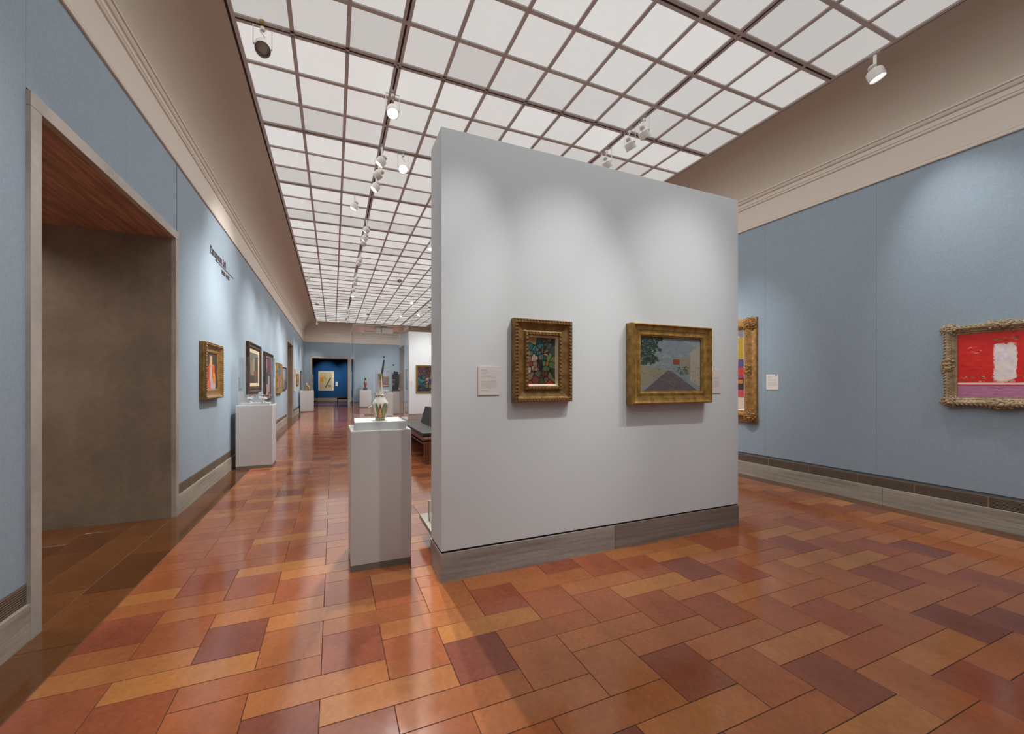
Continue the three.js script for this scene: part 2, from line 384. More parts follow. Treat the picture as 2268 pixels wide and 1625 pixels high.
{ // seams every 1.065 m, the openings set the joints
  const seams = []; for (let z = -3.86 + 6 * 1.065; z > ZF; z -= 1.065) seams.push(z);
  const all = [ZN, ...seams.filter(z => z < ZN && z > ZF + 0.1), ZF];
  for (let i = 0; i + 1 < all.length; i++) {
    let parts = [[all[i], all[i + 1], VENT + 0.006]];
    for (const [a, b] of DOORS) parts = parts.flatMap(([n, f, y]) => {
      if (f >= a - 0.01 || n <= b + 0.01) return [[n, f, y]];
      const out = []; if (n > a + 0.02) out.push([n, a, y]); out.push([Math.min(n, a), Math.max(f, b), DH + 0.012]); if (f < b - 0.02) out.push([b, f, y]); return out;
    });
    for (const [n, f, y] of parts) if (n - f > 0.02) panelOn(wallLeft, XL - 0.006, y, TOP, f, n);
  }
}
const wallRight = structure('wall_right', bx(XR + 0.012, XR + 0.3, -0.1, 4.6, ZN, ZF), M.wallCore, 'right wall of blue fabric panels', 'wall');
{
  const s = []; for (let z = -2.48 + 4 * 1.22; z > ZF; z -= 1.22) s.push(z);
  const all = [ZN, ...s.filter(z => z < ZN && z > ZF + 0.1), ZF];
  for (let i = 0; i + 1 < all.length; i++) panelOn(wallRight, XR + 0.006, VENT + 0.03, TOP, all[i + 1], all[i]);
}
const D3 = [-1.254, 0.905], D3H = 2.94;
const wallFar = structure('wall_far', merge([bx(XL - 0.3, D3[0], -0.1, 4.6, ZF - 0.3, ZF - 0.012), bx(D3[1], XR + 0.3, -0.1, 4.6, ZF - 0.3, ZF - 0.012), bx(D3[0], D3[1], D3H, 4.6, ZF - 0.3, ZF - 0.012)]), M.wallCore, 'far end wall of blue fabric panels around an opening', 'wall');
function farPanel(x0, x1, y0, y1) { mesh('wall_panel', rbx(x0 + 0.0012, x1 - 0.0012, y0, y1, ZF - 0.012, ZF, 0.002, 1), M.blueCloth, wallFar); }
farPanel(XL, D3[0], VENT, TOP); farPanel(D3[0], -0.17, D3H + 0.01, TOP); farPanel(-0.17, D3[1], D3H + 0.01, TOP);
for (let x = D3[1]; x < XR - 0.1; x += 1.256) farPanel(x, Math.min(XR, x + 1.256), VENT, TOP);
const wallNear = structure('wall_near', bx(XL - 0.3, XR + 0.3, -0.1, 4.6, ZN + 0.012, ZN + 0.3), M.wallCore, 'blue panelled wall behind the viewer', 'wall');
for (let x = XL; x < XR - 0.1; x += 1.2487) mesh('wall_panel', rbx(x + 0.001, x + 1.2475, VENT, TOP, ZN, ZN + 0.012, 0.002, 1), M.blueCloth, wallNear);

// picture rail, frieze and cornice
const corniceProfile = [[0, 3.735], [0.016, 3.736], [0.02, 3.742], [0.02, 3.757], [0.016, 3.762], [0.005, 3.764], [0.005, 3.775], [0.008, 3.78], [0.008, 4.062], [0.02, 4.07], [0.024, 4.078], [0.024, 4.09], [0.014, 4.094], [0.014, 4.10], [0.022, 4.106], [0.022, 4.146], [0.012, 4.15], [0.012, 4.156], [0.028, 4.166], [0.036, 4.182], [0.04, 4.2], [0.052, 4.205], [0.052, 4.222], [0.03, 4.236]];
[['left', 'cream frieze and moulded cornice along the left wall'], ['right', 'cream frieze and moulded cornice along the right wall'], ['far', 'cream frieze and moulded cornice along the far wall'], ['near', 'cream frieze and cornice behind the viewer']].forEach(([s, l], i) => structure('trim_' + (i + 1), sweepSide(corniceProfile, s), M.cream, l, 'cornice'));

// stone skirtings with louvred heating vents above them
function skirting(name, label, along, at, out, spans, stoneLen, vent, m = M.stone) {   // along 'z' or 'x'; out = +1/-1, direction into the room
  const root = structure(name, null, null, label, 'baseboard');
  const put = (n, d0, d1, y0, y1, a, b, mat, r) => { const lo = at + out * d0, hi = at + out * d1, [p, q] = [Math.min(lo, hi), Math.max(lo, hi)]; const g = along === 'z' ? (r ? rbx(p, q, y0, y1, a, b, r, 1) : bx(p, q, y0, y1, a, b)) : (r ? rbx(a, b, y0, y1, p, q, r, 1) : bx(a, b, y0, y1, p, q)); return mesh(n, g, mat, root); };
  for (const [a, b] of spans) {
    const n = Math.max(1, Math.round((b - a) / stoneLen));
    for (let i = 0; i < n; i++) put('stone_slab', -0.02, 0.02, -0.005, BASE, a + (b - a) * i / n + 0.0008, a + (b - a) * (i + 1) / n - 0.0008, m, 0.002);
    if (!vent) continue;
    put('vent_back', -0.03, -0.022, BASE, VENT + 0.02, a, b, M.dark);
    put('vent_cap', -0.02, 0.004, VENT - 0.008, VENT + 0.004, a, b, M.ventSlat);
    const slats = 7; for (let i = 0; i < slats; i++) { const y = BASE + 0.006 + i * (VENT - BASE - 0.016) / slats; put('vent_slat', -0.012, 0.004, y + 0.004, y + 0.0105, a, b, M.ventSlat); }
    for (let z = a + 0.25; z < b - 0.1; z += 0.5) put('vent_mullion', -0.018, 0.0045, BASE, VENT - 0.004, z - 0.006, z + 0.006, M.ventSlat);
  }
}
skirting('baseboard_left', 'veined stone skirting with louvred vent along the left wall', 'z', XL, 1, [[DOORS[0][0], ZN], [DOORS[1][0], DOORS[0][1]], [ZF, DOORS[1][1]]], 2.1, true);
skirting('baseboard_right', 'veined stone skirting with louvred vent along the right wall', 'z', XR, -1, [[ZF, -2.42], [-2.42, ZN]], 1.75, true);
skirting('baseboard_far', 'stone skirting along the far wall', 'x', ZF, 1, [[XL + 0.02, D3[0]], [D3[1], XR - 0.02]], 2.1, true);
skirting('baseboard_near', 'stone skirting behind the viewer', 'x', ZN, -1, [[XL + 0.02, XR - 0.02]], 2.1, true);

// side passages: stone frame, plastered jambs, wooden soffit
DOORS.forEach(([n, f], i) => {
  const d = structure('door_' + (i + 1), null, null, i ? 'distant open doorway with pale stone frame in the left wall' : 'large open doorway with pale stone frame and deep plastered jambs', 'doorway');
  const t = 0.083, back = -2.9, px = XL + 0.022;
  mesh('frame_post', rbx(XL - 0.02, px, -0.01, DH - t, n - t, n, 0.003, 1), M.doorStone, d);
  mesh('frame_post', rbx(XL - 0.02, px, -0.01, DH - t, f, f + t, 0.003, 1), M.doorStone, d);
  mesh('frame_head', rbx(XL - 0.02, px, DH - t, DH, f, n, 0.003, 1), M.doorStone, d);
  mesh('shadow_gap', bx(XL - 0.04, XL - 0.008, DH, DH + 0.014, f, n), M.dark, d);
  mesh('jamb', bx(back, XL - 0.018, -0.01, DH - t + 0.02, f - 0.2, f + t - 0.002), M.plaster, d);
  mesh('jamb', bx(back, XL - 0.018, -0.01, DH - t + 0.02, n - t + 0.002, n + 0.2), M.plaster, d);
  mesh('soffit', bx(back, XL - 0.019, DH - t + 0.002, DH + 0.1, f - 0.2, n + 0.2), M.soffit, d);
});
{ // the lobby on the far side of the two passages, with its own ceiling lamp panel
  const lx = -5.6, lb = structure('wall_lobby', merge([bx(lx - 0.2, lx, -0.1, 3.6, 0.2, -20.2), bx(lx, -2.9, -0.1, 3.6, 0, 0.2), bx(lx, -2.9, -0.1, 3.6, -20.2, -20), bx(-3.1, -2.9, -0.1, 3.6, 0, -2.675), bx(-3.1, -2.9, -0.1, 3.6, -5.02, -14.93), bx(-3.1, -2.9, -0.1, 3.6, -17.28, -20), bx(-3.1, -2.9, 2.9, 3.6, -2.675, -5.02), bx(-3.1, -2.9, 2.9, 3.6, -14.93, -17.28)]), M.cream, 'cream walls of the lobby beyond the side doorways', 'wall');
  mesh('ceiling_slab', bx(lx - 0.2, -2.9, 3.6, 3.7, 0.2, -20.2), M.cream, lb);
  mesh('floor_slab', bx(lx - 0.2, -2.86, -0.12, -0.0015, 0.2, -20.2), tileMat(0xa8643f, 0), lb);
  for (const z of [-3.85, -10, -16.1]) {
    const t = thing('ceiling_panel_lamp', z > -5 ? 'square ceiling lamp in the lobby beyond the near doorway' : z > -12 ? 'square ceiling lamp in the lobby between the doorways' : 'square ceiling lamp in the lobby beyond the distant doorway', 'lamp');
    mesh('frame', frameGeo(1.3, 1.3, [[0, 0], [0, 0.03], [0.03, 0.03], [0.03, 0.01]]).rotateX(Math.PI / 2), M.lampBody, t);
    mesh('diffuser', bx(-0.62, 0.62, -0.016, -0.006, -0.62, 0.62), std({ color: 0xeeeeee, emissive: 0xfff0dc, emissiveIntensity: 0.9 }), t);
    t.position.set(-4.3, 3.598, z);
    const a = new THREE.RectAreaLight(new THREE.Color(1, 0.93, 0.84), LOBBY, 1.24, 1.24); a.position.set(-4.3, 3.56, z); a.rotation.x = -Math.PI / 2; a.name = 'lobby_lamp'; scene.add(a);
  }
}
{ // opening in the far wall
  const d = structure('door_3', null, null, 'stone framed opening in the far wall showing a deep blue room', 'doorway'), t = 0.115;
  mesh('frame_post', rbx(D3[0], D3[0] + t, -0.01, D3H - t, ZF - 0.9, ZF + 0.02, 0.003, 1), M.doorStone, d);
  mesh('frame_post', rbx(D3[1] - t, D3[1], -0.01, D3H - t, ZF - 0.9, ZF + 0.02, 0.003, 1), M.doorStone, d);
  mesh('frame_head', rbx(D3[0], D3[1], D3H - t, D3H, ZF - 0.9, ZF + 0.02, 0.003, 1), M.doorStone, d);
}
// the blue room beyond
const BZ = -33.5;
const wallBlue = structure('wall_beyond', merge([bx(-4.4, 4.4, -0.1, 4.4, BZ - 0.3, BZ), bx(-4.7, -4.4, -0.1, 4.4, BZ, ZF - 0.3), bx(4.4, 4.7, -0.1, 4.4, BZ, ZF - 0.3), bx(-4.4, XL - 0.3, -0.1, 4.4, ZF - 0.5, ZF - 0.31)]), M.deepBlue, 'deep blue walls of the room beyond the far opening', 'wall');
mesh('ceiling_slab', bx(-4.7, 4.7, 4.2, 4.4, BZ - 0.3, ZF - 0.3), M.cream, wallBlue);
mesh('skirting', bx(-4.4, 4.4, 0, 0.2, BZ, BZ + 0.02), M.stone, wallBlue);
mesh('floor_slab', bx(-4.7, -3.39, -0.12, -0.001, BZ, ZF - 0.3), M.grout, wallBlue);

// free-standing white partitions
function partition(name, label, x0, x1, zF, zB, h, joints) {
  const p = structure(name, rbx(x0, x1, BASE + 0.014, h, zB, zF, 0.003, 2), M.partition, label, 'wall');
  mesh('shadow_gap', bx(x0 + 0.006, x1 - 0.006, BASE - 0.001, BASE + 0.016, zB + 0.006, zF - 0.006), M.dark, p);
  const js = [x0, ...joints, x1], front = zF + 0.004, rear = zB - 0.004;
  for (let i = 0; i + 1 < js.length; i++) {
    mesh('stone_slab', rbx(js[i] + (i ? 0.0008 : -0.004), js[i + 1] - (i + 2 < js.length ? 0.0008 : -0.004), -0.005, BASE, zF - 0.03, front, 0.0015, 1), i % 2 ? M.stoneGreyB : M.stoneGrey, p);
    mesh('stone_slab', rbx(js[i] + (i ? 0.0008 : -0.004), js[i + 1] - (i + 2 < js.length ? 0.0008 : -0.004), -0.005, BASE, rear, zB + 0.03, 0.0015, 1), M.stoneGrey, p);
  }
  for (const x of [[x0 - 0.004, x0 + 0.03], [x1 - 0.03, x1 + 0.004]]) mesh('stone_slab', rbx(x[0], x[1], -0.005, BASE - 0.0004, zB + 0.03, zF - 0.03, 0.0015, 1), M.stoneGrey, p);
  return p;
}
const PZ = -2.576;
partition('wall_partition', 'large free-standing pale grey partition wall in the foreground', 0.708, 3.731, PZ, -2.868, 3.205, [2.218]);
partition('wall_partition_rear', 'white partition wall further back beside the bench', 2.742, 5.35, -14.62, -14.92, 3.4, [4.1]);

/* ------------------------------------------------------------------ FRAMED PICTURES */
function canvasTex(w, h, draw) {
  const c = document.createElement('canvas'); c.width = w; c.height = h;
  draw(c.getContext('2d'), w, h);
  const t = new THREE.CanvasTexture(c); t.colorSpace = THREE.SRGBColorSpace; t.magFilter = THREE.LinearFilter;
  return t;
}
function frameGeo(w, h, profile, smooth) {            // profile [inset, height off the wall], mitred
  const P = [], U = [];
  const loop = (t, y) => [[-w / 2 + t, -h / 2 + t, y], [w / 2 - t, -h / 2 + t, y], [w / 2 - t, h / 2 - t, y], [-w / 2 + t, h / 2 - t, y]];
  let run = 0;
  for (let i = 0; i + 1 < profile.length; i++) {
    const a = loop(...profile[i]), b = loop(...profile[i + 1]), s = Math.hypot(profile[i + 1][0] - profile[i][0], profile[i + 1][1] - profile[i][1]);
    for (let k = 0; k < 4; k++) {
      const j = (k + 1) % 4, la = k % 2 ? 1 : 0;
      const q = [[a[k], run], [a[j], run], [b[j], run + s], [a[k], run], [b[j], run + s], [b[k], run + s]];
      for (const [p, v] of q) { P.push(...p); U.push(p[la] + 0.37 * k, v); }
    }
    run += s;
  }
  let g = new THREE.BufferGeometry();
  g.setAttribute('position', new THREE.Float32BufferAttribute(P, 3)); g.setAttribute('uv', new THREE.Float32BufferAttribute(U, 2));
  g.computeVertexNormals();
  if (smooth) g = toCreasedNormals(g, 0.7);
  return g;
}
const bump = new THREE.SphereGeometry(1, 8, 6);
function carving(w, h, inset, y, size, pitch, lean = 0.5) {   // a run of leaf-shaped lumps round a frame
  const list = [];
  const side = (len, cx, cy, ang) => {
    const n = Math.max(3, Math.round(len / pitch));
    for (let i = 0; i < n; i++) {
      const s = -len / 2 + (i + 0.5) * len / n;
      for (const q of [-1, 1]) {
        const g = bump.clone(); g.scale(size * 0.75, size * 0.36, size * 0.45); g.rotateZ(q * lean); g.translate(s, q * size * 0.36, y);
        g.rotateZ(ang); g.translate(cx, cy, 0); list.push(g);
      }
    }
  };
  side(w - 2 * inset, 0, -h / 2 + inset, 0); side(w - 2 * inset, 0, h / 2 - inset, Math.PI);
  side(h - 2 * inset, w / 2 - inset, 0, Math.PI / 2); side(h - 2 * inset, -w / 2 + inset, 0, -Math.PI / 2);
  return merge(list);
}
function scrollwork(n, sx, sy, depth, s0) {             // a cluster of leafy scroll lumps for rococo corners and cartouches
  const list = []; let q = s0; const r = () => { q = (q * 1664525 + 1013904223) >>> 0; return q / 4294967296; };
  for (let i = 0; i < n; i++) {
    const a = i * 2.39996, rad = Math.sqrt((i + 0.5) / n), x = Math.cos(a) * rad * sx, y = Math.sin(a) * rad * sy;
    const g = i % 3 ? bump.clone() : new THREE.TorusGeometry(0.8, 0.36, 5, 10);
    const k = 0.011 + 0.008 * r();
    g.scale(k * (0.8 + 0.9 * r()), k * (0.6 + 0.5 * r()), k * 0.75); g.rotateZ(r() * 6.28);
    g.translate(x, y, depth * (1 - 0.55 * rad * rad)); list.push(g);
  }
  return merge(list);
}
function place(o, wall, u, y, off = 0) {                // hang on a wall; u runs along it
  if (wall === 'left') { o.position.set(XL + off, y, u); o.rotation.y = Math.PI / 2; }
  else if (wall === 'right') { o.position.set(XR - off, y, u); o.rotation.y = -Math.PI / 2; }
  else if (wall === 'far') o.position.set(u, y, ZF + off);
  else if (wall === 'partition') o.position.set(u, y, PZ + off);
  else if (wall === 'rear') o.position.set(u, y, -14.62 + off);
  else o.position.set(u, y, BZ + off);
}
function canvasPart(parent, w, h, depth, tex) {
  const g = new THREE.BoxGeometry(w, h, 0.008); g.translate(0, 0, depth - 0.004);
  const face = std({ map: tex, roughness: 0.42, bumpMap: paintBump, bumpScale: 0.0006 });
  mesh('canvas', g, [M.liner, M.liner, M.liner, M.liner, face, M.liner], parent);
}
function picture(label, wall, u, y, w, h, o) {
  const t = thing('framed_painting', label, 'painting', o.group);
  mesh('frame', frameGeo(w, h, o.profile, o.smooth), o.mat, t);
  const last = o.profile[o.profile.length - 1];
  let inner = last[0];
  if (o.liner) { const [lw, lh] = o.liner; mesh('liner', frameGeo(w - 2 * inner, h - 2 * inner, [[0, last[1] - 0.002], [0.003, last[1] + lh * 0.2], [lw - 0.004, last[1] - lh], [lw, last[1] - lh - 0.004]]), o.linerMat || M.liner, t); inner += lw; }
  const depth = last[1] - (o.liner ? o.liner[1] + 0.003 : 0.004);
  canvasPart(t, w - 2 * inner + 0.004, h - 2 * inner + 0.004, Math.max(0.008, depth), o.tex);
  for (const c of o.carve || []) mesh('carved_moulding', carving(w, h, c[0], c[1], c[2], c[3], c[4]), c[5] || o.mat, t);
  place(t, wall, u, y, o.off ?? 0.001);
  return t;
}
// paint helpers: patches of brushwork, no likeness of any work
let pseed = 7; const pr = () => { pseed = (pseed * 1103515245 + 12345) & 0x7fffffff; return pseed / 0x7fffffff; };
function dab(c, x, y, w, h, col, n = 14) { c.fillStyle = col; for (let i = 0; i < n; i++) { c.globalAlpha = 0.35 + 0.5 * pr(); const a = w * (0.25 + 0.5 * pr()), b = h * (0.15 + 0.3 * pr()); c.beginPath(); c.ellipse(x + pr() * (w - a) + a / 2, y + pr() * (h - b) + b / 2, a * 0.55, b * 0.55, (pr() - 0.5) * 0.7, 0, 6.29); c.fill(); } c.globalAlpha = 1; }
function brush(c, w, h, s = 0.06) { for (let i = 0; i < 500; i++) { c.fillStyle = pr() < 0.5 ? '#000' : '#fff'; c.globalAlpha = s * pr(); c.beginPath(); c.ellipse(pr() * w, pr() * h, 3 + 12 * pr(), 1 + 1.8 * pr(), (pr() - 0.5) * 1.4, 0, 6.29); c.fill(); } c.globalAlpha = 1; }
function mosaic(w, h, zones, line = [0.09, 0.07, 0.06]) {   // irregular dark-outlined patches of brushed colour
  const pts = []; for (let i = 0; i < 46; i++) { const u = pr(), v = pr(), set = zones(u, v); pts.push([u, v * h / w, new THREE.Color(set[Math.floor(pr() * set.length)]), new THREE.Color(set[Math.floor(pr() * set.length)])]); }
  const get = c => { const q = c.clone().convertLinearToSRGB(); return [q.r, q.g, q.b]; };
  for (const p of pts) { p[2] = get(p[2]); p[3] = get(p[3]); }
  const t = dataTex(w, h, (u, v0) => {
    const v = 1 - v0, x = u + 0.10 * (fA(u, v) - 0.5) + 0.05 * (fB(v, u) - 0.5), y = (v + 0.10 * (fB(u, v) - 0.5)) * h / w;
    let d1 = 9, d2 = 9, best = null; for (const p of pts) { const d = Math.hypot(x - p[0], y - p[1]); if (d < d1) { d2 = d1; d1 = d; best = p; } else if (d < d2) d2 = d; }
    const edge = Math.min(1, Math.max(0, (d2 - d1 - 0.012) / 0.02)), k = fGrain(v, u), c = mixc(best[2], best[3], Math.min(1, Math.max(0, (k - 0.35) * 2.4))), f = 0.8 + 0.45 * (fFine(u, v) - 0.3);
    return mixc(line, c.map(q => q * f), edge);
  }, true);
  t.wrapS = t.wrapT = THREE.ClampToEdgeWrapping;
  return t;
}
function strokesTex(w, h, bg, bands) {                   // bands [x, y, w, h, colour] in fractions
  return canvasTex(w, h, (c) => { c.fillStyle = bg; c.fillRect(0, 0, w, h); for (const [x, y, a, b, col] of bands) { c.fillStyle = col; c.fillRect(x * w, y * h, a * w, b * h); dab(c, x * w, y * h, a * w, b * h, col, 10); } brush(c, w, h, 0.14); });
}
const carvedProfile = [[0, 0], [0, 0.046], [0.006, 0.058], [0.03, 0.058], [0.036, 0.046], [0.042, 0.04], [0.085, 0.03], [0.092, 0.034], [0.096, 0.046], [0.1, 0.05], [0.116, 0.05], [0.121, 0.038]];
picture('upright painting of dark-outlined colour blocks in carved dark gold frame on partition', 'partition', 1.508, 1.572, 0.508, 0.63, {
  profile: carvedProfile, mat: M.goldOld, liner: [0.016, 0.018],
  carve: [[0.018, 0.056, 0.017, 0.026, 0.6, M.goldDark], [0.108, 0.05, 0.013, 0.03, 0.6, M.goldDark]], off: 0.0015,
  tex: mosaic(384, 560, (u, v) => v < 0.42 ? (u < 0.5 ? ['#2f6c72', '#3b8288', '#b98d5c', '#264b52'] : ['#2a3534', '#3c4a45', '#b07f58', '#4c5c52']) : v < 0.7 ? (u < 0.5 ? ['#8c4a30', '#9d5533', '#7c3a2a', '#b9b3a2'] : ['#4d6a3c', '#5c7a48', '#6d8a4a', '#a4642f']) : ['#7d2d28', '#a33a31', '#3a2a24', '#8a6d52', '#5a5f3c']),
});
const plainGold = [[0, 0], [0, 0.05], [0.004, 0.082], [0.012, 0.088], [0.018, 0.084], [0.026, 0.076], [0.05, 0.064], [0.075, 0.058], [0.083, 0.064], [0.095, 0.064], [0.102, 0.055], [0.108, 0.055], [0.111, 0.048]];
picture('wide painting of a pale lane under grey sky in plain gold frame on partition', 'partition', 2.805, 1.566, 0.93, 0.69, {
  profile: plainGold, mat: M.goldBright, off: 0.0015, smooth: true,
  tex: canvasTex(640, 440, (c, w, h) => {
    c.fillStyle = '#7f8a8f'; c.fillRect(0, 0, w, h);
    for (let i = 0; i < 60; i++) dab(c, pr() * w, pr() * h * 0.5, 90, 40, pr() < 0.5 ? '#939797' : '#72828b', 3);
    c.fillStyle = '#615759'; c.beginPath(); c.moveTo(w * 0.05, h); c.lineTo(w * 0.43, h * 0.62); c.lineTo(w * 0.5, h * 0.62); c.lineTo(w * 0.95, h); c.fill();
    c.fillStyle = '#8f8871'; c.beginPath(); c.moveTo(0, h * 0.5); c.lineTo(w * 0.38, h * 0.6); c.lineTo(w * 0.38, h * 0.66); c.lineTo(0, h * 0.97); c.fill();
    c.fillStyle = '#a09b88'; c.beginPath(); c.moveTo(w, h * 0.12); c.lineTo(w * 0.82, h * 0.25); c.lineTo(w * 0.82, h * 0.8); c.lineTo(w, h * 0.92); c.fill();
    c.fillStyle = '#8d8573'; c.fillRect(w * 0.66, h * 0.36, w * 0.16, h * 0.32); c.fillStyle = '#8a4229'; c.fillRect(w * 0.53, h * 0.40, w * 0.11, h * 0.1);
    for (let i = 0; i < 420; i++) { const v = pr(), lim = 0.33 - 0.09 * v + 0.05 * Math.sin(v * 17); dab(c, w * (lim * pr() - 0.03), h * (-0.03 + 0.5 * v), 30, 26, ['#22332a', '#2b4030', '#1b2921', '#324a34'][i % 4], 3); }
    for (let i = 0; i < 40; i++) dab(c, w * (0.58 + 0.2 * pr()), h * (0.5 + 0.17 * pr()), 26, 24, ['#2c4430', '#35513a'][i % 2], 2);
    for (let i = 0; i < 60; i++) dab(c, w * (0.2 + 0.5 * pr()), h * (0.72 + 0.26 * pr()), 70, 10, pr() < 0.5 ? '#7a6c69' : '#5f5659', 2);
    for (let i = 0; i < 160; i++) dab(c, pr() * w, h * (0.5 + 0.5 * pr()), 40, 14, ['#7d7565', '#8b8474', '#6a6058', '#585052'][i % 4], 1);
    brush(c, w, h, 0.2);
  }),
});
// ornate gold frame half hidden behind the partition, right wall
{
  const w = 1.25, h = 1.58, prof = [[0, 0], [0, 0.03], [0.012, 0.04], [0.05, 0.045], [0.07, 0.06], [0.1, 0.085], [0.13, 0.08], [0.15, 0.055], [0.165, 0.05], [0.17, 0.04]];
  const t = picture('tall painting in rococo gold frame half hidden behind the partition edge', 'right', -4.42, 1.6, w, h, {
    profile: prof, mat: M.goldRich, smooth: true, liner: [0.02, 0.006], linerMat: M.whiteFrame, off: 0.0015, carve: [[0.006, 0.036, 0.007, 0.016, 0.3], [0.112, 0.088, 0.012, 0.06, 0.4], [0.16, 0.054, 0.006, 0.014, 0.3]],
    tex: strokesTex(400, 520, '#b9ab94', [[0.7, 0.0, 0.3, 0.08, '#75737f'], [0.72, 0.06, 0.2, 0.34, '#c9c2b0'], [0.9, 0.08, 0.1, 0.36, '#a88a2c'], [0.0, 0.38, 1, 0.26, '#a03548'], [0.6, 0.45, 0.4, 0.12, '#b33a3c'], [0.9, 0.36, 0.1, 0.1, '#4a4a72'], [0.75, 0.6, 0.25, 0.16, '#3a2a34'], [0.7, 0.62, 0.28, 0.05, '#b8752c'], [0.0, 0.75, 1, 0.1, '#b8464a'], [0, 0.85, 1, 0.15, '#cfc4ae']]),
  });
  let k = 3;
  for (const [cx, cy] of [[-1, -1], [1, -1], [1, 1], [-1, 1]]) { const o = scrollwork(46, 0.1, 0.1, 0.1, 11 * k++); o.translate(cx * (w / 2 - 0.09), cy * (h / 2 - 0.09), 0.006); mesh('corner_scroll', o, M.goldRich, t); }
  for (const [cx, cy, a, b] of [[-1, 0, 0.05, 0.13], [1, 0, 0.05, 0.13], [0, 1, 0.13, 0.05], [0, -1, 0.13, 0.05]]) { const o = scrollwork(34, a, b, 0.1, 17 * k++); o.translate(cx * (w / 2 - 0.11), cy * (h / 2 - 0.11), 0.004); mesh('side_cartouche', o, M.goldRich, t); }
}
// red painting at the right edge of the picture
{
  const w = 0.73, h = 0.81, prof = [[0.012, 0], [0.012, 0.05], [0.02, 0.06], [0.035, 0.064], [0.055, 0.052], [0.062, 0.045], [0.07, 0.045], [0.076, 0.036], [0.094, 0.03]];
  const t = picture('bright red painting with pale upright shape in carved silver-gilt frame at right edge', 'right', -1.583, 1.578, w, h, {
    profile: prof, mat: M.goldPale, smooth: true, off: 0.0015, carve: [[0.026, 0.054, 0.024, 0.03, 0.9], [0.05, 0.05, 0.012, 0.026, 0.7], [0.088, 0.032, 0.005, 0.012, 0.3]],
    tex: canvasTex(440, 512, (c, w, h) => {
      c.fillStyle = '#d2231c'; c.fillRect(0, 0, w, h); for (let i = 0; i < 80; i++) dab(c, pr() * w, pr() * h * 0.6, 80, 50, pr() < 0.5 ? '#dc2c20' : '#c41c1a', 2);
      c.fillStyle = '#b7759a'; c.fillRect(0, h * 0.82, w, h * 0.18); for (let i = 0; i < 40; i++) dab(c, pr() * w, h * (0.83 + 0.15 * pr()), 60, 14, pr() < 0.5 ? '#c890ab' : '#9c5a83', 2);
      for (let i = 0; i < 90; i++) dab(c, pr() * w, h * (0.65 + 0.12 * pr()), 26, 12, ['#e8ded8', '#2c3c66', '#c8402c', '#d8884a', '#4a5d5a'][i % 5], 2);
      c.fillStyle = '#e6dcd4'; c.fillRect(0, h * 0.775, w, h * 0.03);
      for (let i = 0; i < 420; i++) dab(c, w * (0.40 + 0.17 * pr()), h * (0.15 + 0.46 * pr()), 40, 90, ['#efe6ea', '#e6dcdc', '#ddd0dc', '#eadfce'][i % 4], 3);   // a pale upright band of brushwork
      for (let i = 0; i < 30; i++) dab(c, w * (0.38 + 0.24 * pr()), h * (0.07 + 0.06 * pr()), 34, 16, pr() < 0.6 ? '#b5662c' : '#6a3040', 2);
      for (let i = 0; i < 14; i++) dab(c, w * (0.1 + 0.12 * pr()), h * (0.2 + 0.1 * pr()), 30, 14, pr() < 0.6 ? '#e0543c' : '#ead2c8', 2);
      brush(c, w, h, 0.08);
    }),
  });
  let k = 31;
  for (const [cx, cy] of [[-1, -1], [1, -1], [1, 1], [-1, 1]]) { const o = scrollwork(40, 0.058, 0.058, 0.066, 7 * k++); o.translate(cx * (w / 2 - 0.042), cy * (h / 2 - 0.042), 0); mesh('corner_scroll', o, M.goldPale, t); }
  for (const [cx, cy, a, b] of [[-1, 0, 0.04, 0.12], [1, 0, 0.04, 0.12], [0, 1, 0.13, 0.04], [0, -1, 0.13, 0.04]]) { const o = scrollwork(46, a, b, 0.068, 13 * k++); o.translate(cx * (w / 2 - 0.03), cy * (h / 2 - 0.03), 0); mesh('side_cartouche', o, M.goldPale, t); }
}
// left wall
picture('painting of orange and red upright forms in deep carved gold frame near the doorway', 'left', -6.02, 1.56, 0.78, 0.735, {
  profile: [[0, 0], [0, 0.05], [0.006, 0.075], [0.016, 0.08], [0.03, 0.076], [0.05, 0.05], [0.085, 0.036], [0.1, 0.042], [0.112, 0.04], [0.125, 0.03], [0.132, 0.024]], mat: M.goldOld, smooth: true, off: 0.0015,
  carve: [[0.016, 0.078, 0.017, 0.03, 0.6, M.goldOld]],
  tex: strokesTex(360, 360, '#2d3234', [[0.0, 0.0, 1, 0.4, '#33383a'], [0.05, 0.35, 0.4, 0.65, '#b1301f'], [0.35, 0.3, 0.5, 0.7, '#d9542a'], [0.42, 0.05, 0.22, 0.35, '#c9a070'], [0.42, 0.4, 0.2, 0.4, '#b9b0a4'], [0.5, 0.7, 0.42, 0.3, '#b9a9b4'], [0.05, 0.75, 0.4, 0.25, '#d26a5c'], [0.7, 0.55, 0.2, 0.3, '#e08a2c']]),
});
picture('tall dark brown wooden framed painting with cream liner above the silver bowl case', 'left', -8.95, 1.71, 1.3, 1.0, {
  profile: [[0, 0], [0, 0.05], [0.01, 0.066], [0.03, 0.066], [0.045, 0.05], [0.07, 0.046], [0.085, 0.052], [0.1, 0.044], [0.125, 0.036]], mat: M.brownWood, liner: [0.07, 0.008], off: 0.0015,
  tex: strokesTex(420, 320, '#4f4a41', [[0, 0, 1, 0.35, '#6c7266'], [0.1, 0.3, 0.35, 0.6, '#8d7d68'], [0.35, 0.15, 0.25, 0.7, '#a08a70'], [0.5, 0.6, 0.45, 0.35, '#7d3e38'], [0.0, 0.75, 1, 0.25, '#423a36'], [0.65, 0.2, 0.3, 0.3, '#4b4238']]),
});
